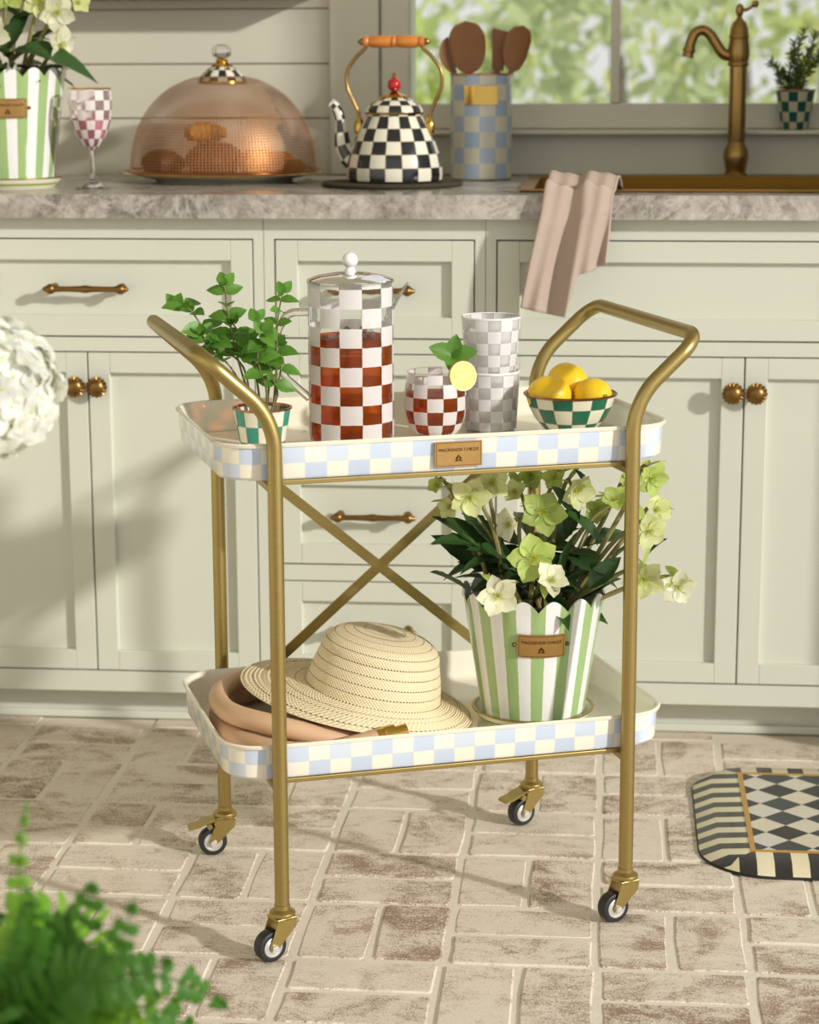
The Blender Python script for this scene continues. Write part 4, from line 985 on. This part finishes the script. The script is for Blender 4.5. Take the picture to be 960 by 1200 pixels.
    MB().lathe([(.0465, .113), (.0500, .1135), (.0505, .1155), (.047, .1165)], 56).build('neck_ring', 'gold', t)
    ld = MB().lathe([(.0495, .1165), (.0490, .121), (.044, .128), (.033, .136), (.0215, .141), (.0205, .142)], 56, cu=14, rh=.0135, u0=.5).build('lid', 'courtly', t)
    MB().lathe([(.0235, .1395), (.025, .1415), (.022, .1445), (.014, .147), (.008, .149), (.006, .151)], 40, wave=lambda r, z, a: (r*(1+.05*math.cos(14*a)) if r > .02 else r, z)).build('gold_flower', 'gold', ld)
    MB().sphere((0, 0, .1622), .0116, 22, 16).build('red_bead', 'red', ld)
    MB().lathe([(.003, .173), (.0045, .1745), (.0025, .1765), (.0042, .1795), (.0005, .183)], 16).build('finial', 'gold', ld)
    spt = spline([(-.062, 0, .030), (-.078, 0, .040), (-.0895, 0, .060), (-.0925, 0, .084), (-.0945, 0, .106), (-.1005, 0, .122), (-.110, 0, .130)], 6); n = len(spt)
    MB().tube(spt, [.0215-.0125*min(1, i/(n*.62)) for i in range(n)], 18, cu=6, rh=.0215, up=(0, 1, 0)).build('spout', 'courtly', t)
    MB().tube([spt[-1]-(spt[-1]-spt[-2]).normalized()*.003, spt[-1]+(spt[-1]-spt[-2]).normalized()*.0012], .0098, 16).build('spout_lip', 'silver', t)
    for s in (-1, 1):
        hd = spline([(s*.0625, 0, .094), (s*.062, 0, .112), (s*.070, 0, .132), (s*.0815, 0, .158), (s*.081, 0, .185), (s*.066, 0, .208), (s*.051, 0, .222), (s*.047, 0, .232)], 5)
        MB().tube(hd, .0033, 10, up=(0, 1, 0)).build('handle_arm', 'bronze', t)
        MB().lathe([(.003, -.016), (.0075, -.013), (.0095, -.004), (.0085, .006), (.0055, .012), (.003, .016)], 16, cx=s*.061, cy=0).build('handle_lug', 'gold', t).location.z = .093
        MB().tube([(s*.052, 0, .234), (s*.057, 0, .234), (s*.058, 0, .234), (s*.062, 0, .234)], [.006, .006, .0042, .0025], 12, up=(0, 1, 0)).build('end_cap', 'bronze', t)
    xs = [-.0525, -.051, -.046, -.043, -.039, -.02, -.006, -.004, -.001, .001, .004, .006, .02, .039, .043, .046, .051, .0525]
    rs = [.008, .010, .0102, .0078, .0098, .0106, .0098, .0085, .0108, .0108, .0085, .0098, .0106, .0098, .0078, .0102, .010, .008]
    MB().tube([(x, 0, .234) for x in xs], rs, 22, up=(0, 1, 0)).build('grip', 'gripwood', t)
    # ---- utensil canister with wooden tools
    u = onZ(566, 210.5, CT); u.z = CT; u.y = .44; u.x = -.2385; tc = _C-u
    t = thing('utensil_canister', 'tall canister with pale blue and cream checks holding wooden spoons', 'canister', u, math.atan2(tc.y, tc.x))
    MB().lathe([(.0005, .001), (.053, .001), (.0553, .003), (.0553, .186)], 64, cu=12, rh=.0276, v0=.0, u0=.1).build('wall', 'canistercheck', t)
    MB().lathe([(.0525, .186), (.0525, .006), (.0005, .006)], 48).build('inside', 'cream', t)
    MB().lathe([(.0548, .1845), (.0567, .1852), (.0567, .1875), (.053, .188), (.0522, .186)], 64).build('rim', 'copper', t)
    pm = Matrix.Rotation(.0, 4, 'Z') @ Matrix.Translation((.0556, 0, .150)) @ Matrix(((0, 0, 1, 0), (1, 0, 0, 0), (0, 1, 0, 0), (0, 0, 0, 1)))
    mbp = MB(); w, h = .060, .033
    mbp.grid(10, 1, lambda a, b_: ((a-.5)*w, (b_-.5)*h, .0022-9*((a-.5)*w)**2)); mbp.grid(10, 1, lambda a, b_: ((.5-a)*w, (b_-.5)*h, -9*((.5-a)*w)**2))
    o = mbp.build('brass_plate', 'gold', t); o.matrix_local = pm
    fw = Vector((tc.x, tc.y, 0)).normalized(); rt = Vector((-fw.y, fw.x, 0)); rt = rt if rt.x > 0 else -rt
    def tool(lab, kind, px, py, dep, wpx, hpx, tiltx, edge=0):
        d = ray(px, py); kk = (u+fw*dep-_C).dot(fw)/d.dot(fw); head = _C+d*kk
        foot = u+rt*(px-566)*.00018+fw*dep+Vector((0, 0, .0085)); ax = (head-foot); Ln = ax.length
        q = thing('wooden_spoon' if kind == 'spoon' else 'wooden_spatula', lab, kind, foot, 0, 'wooden tools in the canister')
        hw, hh = wpx*3.95/FPX/2, hpx*3.95/FPX/2
        mt = frame((0, 0, 0), ax, fw*math.cos(edge)+rt*math.sin(edge))
        hb = MB()
        if kind == 'spoon':
            def prf(i, j): 
                s = i*2-1; a = j*2*PI; ww = hw*max(0, 1-abs(s)**2.3)**.5*(1+.12*s); return (Ln+s*hh, ww*math.cos(a), .006*math.sin(a)*max(.05, (1-s*s))-.010*(1-s*s)+.004)
            hb.grid(16, 20, prf)
        else:
            hb.prism([(Ln-hh, -hw*.55), (Ln+hh, -hw), (Ln+hh*1.15, hw), (Ln-hh, hw*.55)], -.003, .003)
        o1 = hb.build('head', 'spoonwood', q, smooth=kind == 'spoon'); o1.matrix_local = mt
        o2 = MB().tube([(0, 0, 0), (Ln*.5, 0, 0), (Ln-hh*.9, 0, 0)], [.0062, .0056, .005], 12).build('handle', 'spoonwood', q); o2.matrix_local = mt
    tool('broad wooden spoon standing upright in the canister', 'spoon', 548, 56, .020, 42, 60, -.3)
    tool('wooden spoon turned edge-on in the canister nearest the kettle', 'spoon', 527, 66, .003, 30, 44, -.6, 1.1)
    tool('flat wooden spatula leaning behind a spoon in the canister', 'spatula', 586, 60, -.017, 24, 44, .4)
    tool('wooden spoon leaning toward the faucet in the canister', 'spoon', 606, 57, -.001, 32, 54, .6, .35)
    # ---- faucet
    f = onZ(857, 206, CT); f.y = .502; f.x = .2205; f.z = CT
    t = thing('faucet', 'antique bronze kitchen faucet with curved spout and top lever', 'faucet', f, math.radians(-5))
    MB().lathe([(.0245, .0005), (.025, .003), (.0215, .006), (.018, .010), (.0195, .02), (.0228, .036), (.0215, .05), (.0155, .061), (.0148, .064)], 40).build('base', 'bronze', t)
    MB().lathe([(.0148, .064), (.0152, .066), (.0152, .198), (.019, .2), (.0195, .204), (.0175, .207)], 48, wave=lambda r, z, a: (r*(1+.025*math.cos(12*a)) if r < .0155 else r, z)).build('column', 'bronze', t)
    MB().lathe([(.0175, .207), (.0195, .215), (.0203, .225), (.0185, .240), (.0172, .247), (.0185, .249), (.0185, .253), (.0170, .255), (.0165, .264), (.0125, .275), (.006, .281), (.0042, .286), (.006, .290), (.0078, .297), (.006, .305), (.0005, .309)], 40).build('body', 'bronze', t)
    K = .001575
    sp = spline([((x-857)*K, -abs(x-857)*K*.12, (206-y)*K) for x, y in ((852, 68), (840, 66), (831, 54), (824, 44), (816, 39.5), (808, 42.5), (803.5, 51), (801.5, 60))], 6)
    MB().tube(sp, [.0105-.001*min(1, i/20) for i in range(len(sp))], 16, up=(0, 1, 0)).build('spout', 'bronze', t)
    e = sp[-1]; dd = (sp[-1]-sp[-2]).normalized()
    MB().tube([e-dd*.002, e+dd*.002, e+dd*.003, e+dd*.006, e+dd*.007, e+dd*.016], [.0105, .0118, .0118, .0112, .0098, .0108], 18, up=(0, 1, 0)).build('aerator', 'bronze', t)
    MB().tube(spline([(.003, 0, .297), (.014, -.004, .298), (.024, -.007, .305)], 5), [.0032]*5+[.0028]*6, 10, up=(0, 1, 0)).build('lever', 'bronze', t)
    MB().sphere((.0275, -.008, .3075), .0065, 16, 12).build('lever_ball', 'bronze', t)
    # ---- rosemary on the sill
    r = onY(931, 153.5, .5655); r.y = .5655; r.z = .9998
    t = thing('potted_rosemary', 'small rosemary plant in a dark teal checked pot on the window sill', 'potted plant', r, -1.4)
    MB().lathe([(.0005, .0008), (.0235, .0008), (.0245, .002), (.0355, .071)], 48, cu=12, rh=.0185, v0=.0, u0=.2).build('pot', 'darkteal', t)
    MB().lathe([(.0352, .070), (.0366, .071), (.036, .0725), (.033, .071)], 48).build('pot_rim', 'copper', t)
    MB().lathe([(.034, .063), (.015, .067), (.0004, .068)], 28).build('soil', 'soil', t)
    tc = _C-r; tc.z = 0; tc.normalize(); rt = Vector((-tc.y, tc.x, 0)); rt = rt if rt.x > 0 else -rt; inv = (Matrix.Translation(r) @ Matrix.Rotation(-1.4, 4, 'Z')).inverted()
    for (x1, y1, x2, y2) in ((915, 95, 903, 72), (925, 85, 931, 48), (935, 80, 943, 34), (940, 85, 955, 38), (932, 90, 950, 55), (925, 95, 915, 84), (938, 92, 962, 62), (936, 90, 926, 62), (944, 92, 972, 50)):
        base = r+rt*((x1-931)*.0008)+Vector((0, 0, .066)); 
        def A(px, py, dp): d = ray(px, py); kk = (r+tc*dp-_C).dot(tc)/d.dot(tc); return _C+d*kk
        dp = rnd.uniform(-.02, .02); pts = spline([inv @ base, inv @ A(x1, y1, dp*.5), inv @ A((x1+x2)/2+rnd.uniform(-4, 4), (y1+y2)/2, dp), inv @ A(x2, y2, dp)], 8)
        mb = MB(); mb.tube(pts, .0011, 5)
        for i in range(2, len(pts)):
            for q in range(4):
                a = rnd.uniform(0, 2*PI); tg = (pts[i]-pts[i-1]).normalized(); s1 = tg.orthogonal().normalized(); s2 = tg.cross(s1)
                d = (s1*math.cos(a)+s2*math.sin(a)+tg*.7).normalized(); P = pts[i]-tg*rnd.uniform(0, .004); l = rnd.uniform(.010, .017)
                mb.tube([P, P+d*l*.5, P+d*l], [.0009, .0010, .0003], 4)
        mb.build('sprig', 'rosemary', t)
    # ---- towel over the counter edge
    def bot(tt):
        xs = [(0, 611, 361), (.25, 632, 366), (.5, 661, 372), (.56, 668, 352), (.64, 678, 322), (.82, 694, 318), (1, 709, 308)]
        for (a, x0, y0), (b2, x1, y1) in zip(xs, xs[1:]):
            if tt <= b2: q = (tt-a)/(b2-a); return x0+(x1-x0)*q, y0+(y1-y0)*q
        return xs[-1][1:]
    def tw(s, tt):
        q0 = max(0, (s-.3)/.7); fold = .8*math.sin(2*PI*1.75*tt+.7)+.45*math.sin(2*PI*3.6*tt+1.2+1.6*q0); xt = 640+tt*80
        if s < .3:                                   # from the sink over the counter edge
            q = s/.3; yy = .075-.115*q; zz = .925+.020*math.sin(min(1, q*1.2)*PI)+.008*q+.005*fold*(.3+q)
            X = onY(xt+10*(1-q), 225, yy).x; return (X, yy, zz)
        q = (s-.3)/.7; bx, by = bot(tt); px = xt+(bx-xt)*(q**.85); py = 227+(by-227)*q
        yy = -.040-.010*min(1, q*4)-(.013*fold+.004*math.sin(9*tt+4*q))*(.35+.65*q); P = onY(px, py, yy); z0 = .932+.007*fold*1.3
        P.z = P.z*(1-(1-min(1, q*5))**2)+z0*(1-min(1, q*5))**2; return tuple(P)
    o = MB().grid(60, 48, tw).build('dish_towel', 'towel', ang=80); sm = o.modifiers.new('s', 'SOLIDIFY'); sm.thickness = .0035
    tag(o, 'dusty pink waffle-weave towel draped over the counter edge at the sink', 'towel')
build_counter()

# ================================================================== FLOOR MAT, FERN, HYDRANGEA
def build_floor_things():
    rnd = random.Random(31)
    x0, x1, y0, y1 = .137, .90, -.612, -.137; cx, cy = (x0+x1)/2, (y0+y1)/2; hx, hy = (x1-x0)/2, (y1-y0)/2
    t = thing('floor_mat', 'cushioned floor mat with black and cream diamonds inside a striped border', 'floor mat', (cx, cy, .0012))
    out = rrect(hx, hy, .105, 18); n = len(out); B = .077; ix, iy = hx-B, hy-B+.012
    def inner(x, y): return max(-ix, min(ix, x)), max(-iy, min(iy, y))
    rings = [[(x, y, 0) for x, y in out], [(x*(1-.002/hx), y*(1-.002/hy), .003) for x, y in out]]
    b = MB(); b.v += rings[0]+rings[1]
    for j in range(n): k = (j+1) % n; b.face((j, k, n+k, n+j))
    b.face([j for j in range(n)][::-1]); b.build('base', 'matblack', t)
    s = MB(); r1 = [(x*(1-.002/hx), y*(1-.002/hy), .003) for x, y in out]; r3 = [(*inner(x, y), .017) for x, y in out]
    r2 = [(a[0]*.62+c[0]*.38, a[1]*.62+c[1]*.38, .0145) for a, c in zip(r1, r3)]; s.v += r1+r2+r3
    for a in (0, 1):
        ra, rb = (r1, r2) if a == 0 else (r2, r3)
        for j in range(n):
            k = (j+1) % n; mx, my = (out[j][0]+out[k][0])/2, (out[j][1]+out[k][1])/2
            side = abs(mx)-ix > abs(my)-iy; ax = 1 if side else 0; pit = .0222 if side else .0245
            pts = [ra[j], ra[k], rb[k], rb[j]]; s.face((a*n+j, a*n+k, (a+1)*n+k, (a+1)*n+j), [(p[ax]/pit+.3, .5) for p in pts])
    s.build('striped_border', 'matstripe', t, ang=60)
    d = MB(); P = .0625; d.v += [(-ix, -iy, .017), (ix, -iy, .017), (ix, iy, .017), (-ix, iy, .017)]; d.face((0, 1, 2, 3), [(x/P, y/P) for x, y, _ in d.v])
    d.build('diamond_field', 'matdiamond', t, smooth=False)
    g = MB(); w = .0038
    for q in ((-ix-w, -ix+w, -iy-w, iy+w), (ix-w, ix+w, -iy-w, iy+w), (-ix+w, ix-w, -iy-w, -iy+w), (-ix+w, ix-w, iy-w, iy+w)): g.box(*q, .0165, .0178)
    g.build('gold_line', 'matgold', t, smooth=False)
    # fern in a floor planter, beside the camera
    P0 = Vector((-.520, -1.975, 0)); t = thing('potted_fern', 'lush green fern in a floor planter near the cart', 'potted plant', P0)
    MB().lathe([(.0005, .001), (.085, .001), (.09, .004), (.118, .27), (.124, .275), (.124, .292), (.112, .292), (.108, .25), (.0005, .255)], 40).build('planter', 'wicker', t)
    MB().lathe([(.1085, .262), (.05, .275), (.0005, .28)], 30).build('soil', 'soil', t)
    def frond(pts, Lp, wp, mat, gap=.011, lift=.25, droop=.3):
        sp = spline(pts, 10); n = len(sp); mb = MB(); mb.tube(sp, [.0022-.0016*i/n for i in range(n)], 6); acc = 0; nxt = .02
        tot = sum((sp[i]-sp[i-1]).length for i in range(1, n)); side = None
        for i in range(1, n):
            acc += (sp[i]-sp[i-1]).length
            if acc >= nxt:
                nxt += gap; f = acc/tot; tg = (sp[i]-sp[i-1]).normalized(); up = Vector((rnd.uniform(-.25, .25), -1.0, .55))
                sd = tg.cross(up).normalized(); nr = sd.cross(tg); l = Lp*(math.sin(PI*min(1, .18+.82*f))**.7)*rnd.uniform(.85, 1.1)
                for s_ in (-1, 1):
                    d = (sd*s_+tg*.35+nr*rnd.uniform(-.1, lift)).normalized(); wv = d.cross(nr).normalized()*wp*.44; b0 = len(mb.v)
                    mid = sp[i]+d*l*.5+nr*.002; tip = sp[i]+d*l*.97-nr*l*droop*.4
                    mb.v += [tuple(sp[i]-wv*.5), tuple(sp[i]+wv*.5), tuple(mid-wv), tuple(mid+nr*.0015), tuple(mid+wv), tuple(sp[i]+d*l*.85-wv*.72-nr*l*droop*.3), tuple(tip), tuple(sp[i]+d*l*.85+wv*.72-nr*l*droop*.3)]
                    mb.face((b0, b0+1, b0+4, b0+3, b0+2)); mb.face((b0+2, b0+3, b0+6, b0+5)); mb.face((b0+3, b0+4, b0+7, b0+6))
        return mb.build('frond', mat, t, ang=80)
    def at(px, py, dist): return _C+ray(px, py)*dist-P0
    crown = Vector((0, 0, .275))
    frond([crown, at(15, 1120, 1.68), at(22, 1010, 1.67), at(32, 940, 1.66)], .017, .012, 'fernlight', .016, .3)
    frond([crown, at(50, 1140, 1.66), at(95, 1085, 1.64), at(110, 1030, 1.63)], .040, .013, 'fern', .0145)
    frond([crown, at(60, 1170, 1.62), at(130, 1150, 1.58), at(205, 1125, 1.56)], .040, .013, 'fern', .0145)
    frond([crown, at(60, 1180, 1.64), at(130, 1120, 1.62), at(160, 1050, 1.62)], .030, .012, 'fern', .0145)
    frond([crown, at(20, 1150, 1.66), at(40, 1080, 1.64), at(30, 1040, 1.62)], .03, .012, 'fern', .0145)
    frond([crown, at(80, 1200, 1.64), at(150, 1195, 1.60), at(196, 1160, 1.58)], .022, .011, 'fernlight', .0145)
    for k in range(64):
        a = rnd.uniform(0, 2*PI); L = rnd.uniform(.12, .24); rise = rnd.uniform(.03, .15); d = Vector((math.cos(a), math.sin(a), 0))
        pts = [crown+d*.02, crown+d*L*.45+Vector((0, 0, rise)), crown+d*L*.8+Vector((0, 0, rise*1.0)), crown+d*L*1.1+Vector((0, 0, rise*.55))]
        frond(pts, rnd.uniform(.024, .036), .013, 'fern' if rnd.random() < .72 else 'fernlight', .0140)
    # hydrangea in a vase on a side table, just left of the picture
    H = _C+ray(-14, 455)*2.2; R = .070
    T = Vector((H.x-.19, H.y-.03, 0)); zt = .56
    tb = thing('side_table', 'small round wooden side table carrying the hydrangea vase', 'table', T)
    MB().lathe([(.0005, zt-.022), (.148, zt-.022), (.15, zt-.018), (.15, zt-.003), (.147, zt), (.0005, zt)], 48).build('table_top', 'tablewood', tb)
    for k in range(3):
        a = k*2*PI/3+.5; MB().tube([(.09*math.cos(a), .09*math.sin(a), zt-.022), (.125*math.cos(a), .125*math.sin(a), .001)], [.013, .009], 10).build('leg', 'tablewood', tb)
    V = Vector((H.x-.095, H.y, zt+.0012)); t = thing('hydrangea_vase', 'white hydrangea bloom in a plain vase on the side table', 'flower vase', V)
    MB().lathe([(.0005, .0005), (.028, .0005), (.036, .02), (.040, .05), (.034, .09), (.022, .115), (.024, .125), (.021, .125), (.018, .11), (.0005, .1)], 36).build('vase', 'vase', t)
    C = H-V
    MB().tube(spline([(0, 0, .09), (.01, 0, .15), C*.75+Vector((0, 0, .04)), C], 6), .0035, 7).build('stem', 'mintstem', t)
    core = MB().sphere(C, R*.80, 20, 14).build('bloom_core', 'hydcentre', t)
    fm = MB()
    for k in range(4):
        a = k*PI/2
        def pf(i, j):
            tt = j*2-1; w = .62*math.sin(PI*min(1, .08+.92*i**.7)*.9+.1)**.7*(1-.1*i); x = i; y = tt*w; z = .12*math.sin(i*3)+.10*tt*tt+.05*math.sin(5*tt+k)
            return (x*math.cos(a)-y*math.sin(a), x*math.sin(a)+y*math.cos(a), z+.02*k)
        fm.grid(5, 4, pf)
    flo = fm.mesh('floret', 'hydrangea', True, 80); cm = MB().sphere((0, 0, .08), .10, 8, 6).mesh('floret_centre', 'hydcentre')
    for k in range(150):
        z = 1-2*(k+.5)/150; a = k*2.39996; rr = math.sqrt(1-z*z); d = Vector((rr*math.cos(a), rr*math.sin(a), z)); dn = (d+Vector((rnd.uniform(-.35, .35), rnd.uniform(-.35, .35), rnd.uniform(-.35, .35)))).normalized()
        f = link(flo, 'floret', t, mat=zframe(C+d*R*rnd.uniform(.86, 1.02), dn, rnd.uniform(0, 6), rnd.uniform(.0145, .0185)))
        link(cm, 'floret_centre', f)
build_floor_things()

# ================================================================== GARDEN BEYOND THE WINDOW
def build_garden():
    rnd = random.Random(41)
    g = MB().box(-14, 14, .9, 40, -.40, -.30).build('lawn', 'lawn', smooth=False); struct(g, 'sunlit lawn of the garden behind the house', 'lawn')
    spec = [(-1.5, 8.0, .72, 1.25, 'garden', 'rounded bright bush in the front garden row behind the canister'), (.02, 8.0, .72, 1.2, 'garden3', 'pale bush in the front garden row behind the mullion'), (1.54, 8.0, .72, 1.25, 'garden2', 'yellowish bush in the front garden row behind the rosemary'),
            (-2.3, 10.4, .72, 1.3, 'garden2', 'yellowish bush in the second garden row behind the spoons'), (-.76, 10.4, .72, 1.35, 'garden3', 'pale bush in the second garden row beside the mullion'), (.8, 10.4, .72, 1.3, 'garden', 'bright bush in the second garden row behind the faucet'), (2.34, 10.4, .72, 1.3, 'garden3', 'pale bush in the second garden row beyond the rosemary'),
            (-3.6, 14, 1.7, 2.3, 'garden3', 'tall pale tree at the back of the garden behind the spoons'), (-.02, 14, 1.7, 2.2, 'garden2', 'tall yellow-green tree at the back of the garden'), (3.56, 14, 1.7, 2.3, 'garden', 'tall bright tree far behind the rosemary pot')]
    for (x, y, R, zc, mat, lab) in spec:
        t = thing('garden_tree' if R > 1.2 else 'garden_bush', lab, 'tree' if R > 1.2 else 'bush', (x, y, -.30)); mb = MB()
        for k in range(480 if R < 1 else 1000):
            d = Vector((rnd.gauss(0, 1), rnd.gauss(0, 1), rnd.gauss(0, 1))).normalized(); P = Vector((0, 0, zc))+Vector((d.x*R, d.y*R, d.z*zc*.98))*rnd.uniform(.55, 1.0)
            s = rnd.uniform(.05, .11); a = Vector((rnd.gauss(0, 1), rnd.gauss(0, 1), rnd.gauss(0, 1))).normalized(); b = a.orthogonal().normalized()*s*.5; a = a*s
            i = len(mb.v); mb.v += [tuple(P-a), tuple(P+b), tuple(P+a), tuple(P-b)]; mb.face((i, i+1, i+2, i+3))
        mb.build('crown', mat, t, smooth=False)
        MB().tube([(0, 0, 0), (.03, 0, zc*.6), (0, .03, zc*1.2)], [.06, .05, .03], 8).build('trunk', 'bark', t)
build_garden()
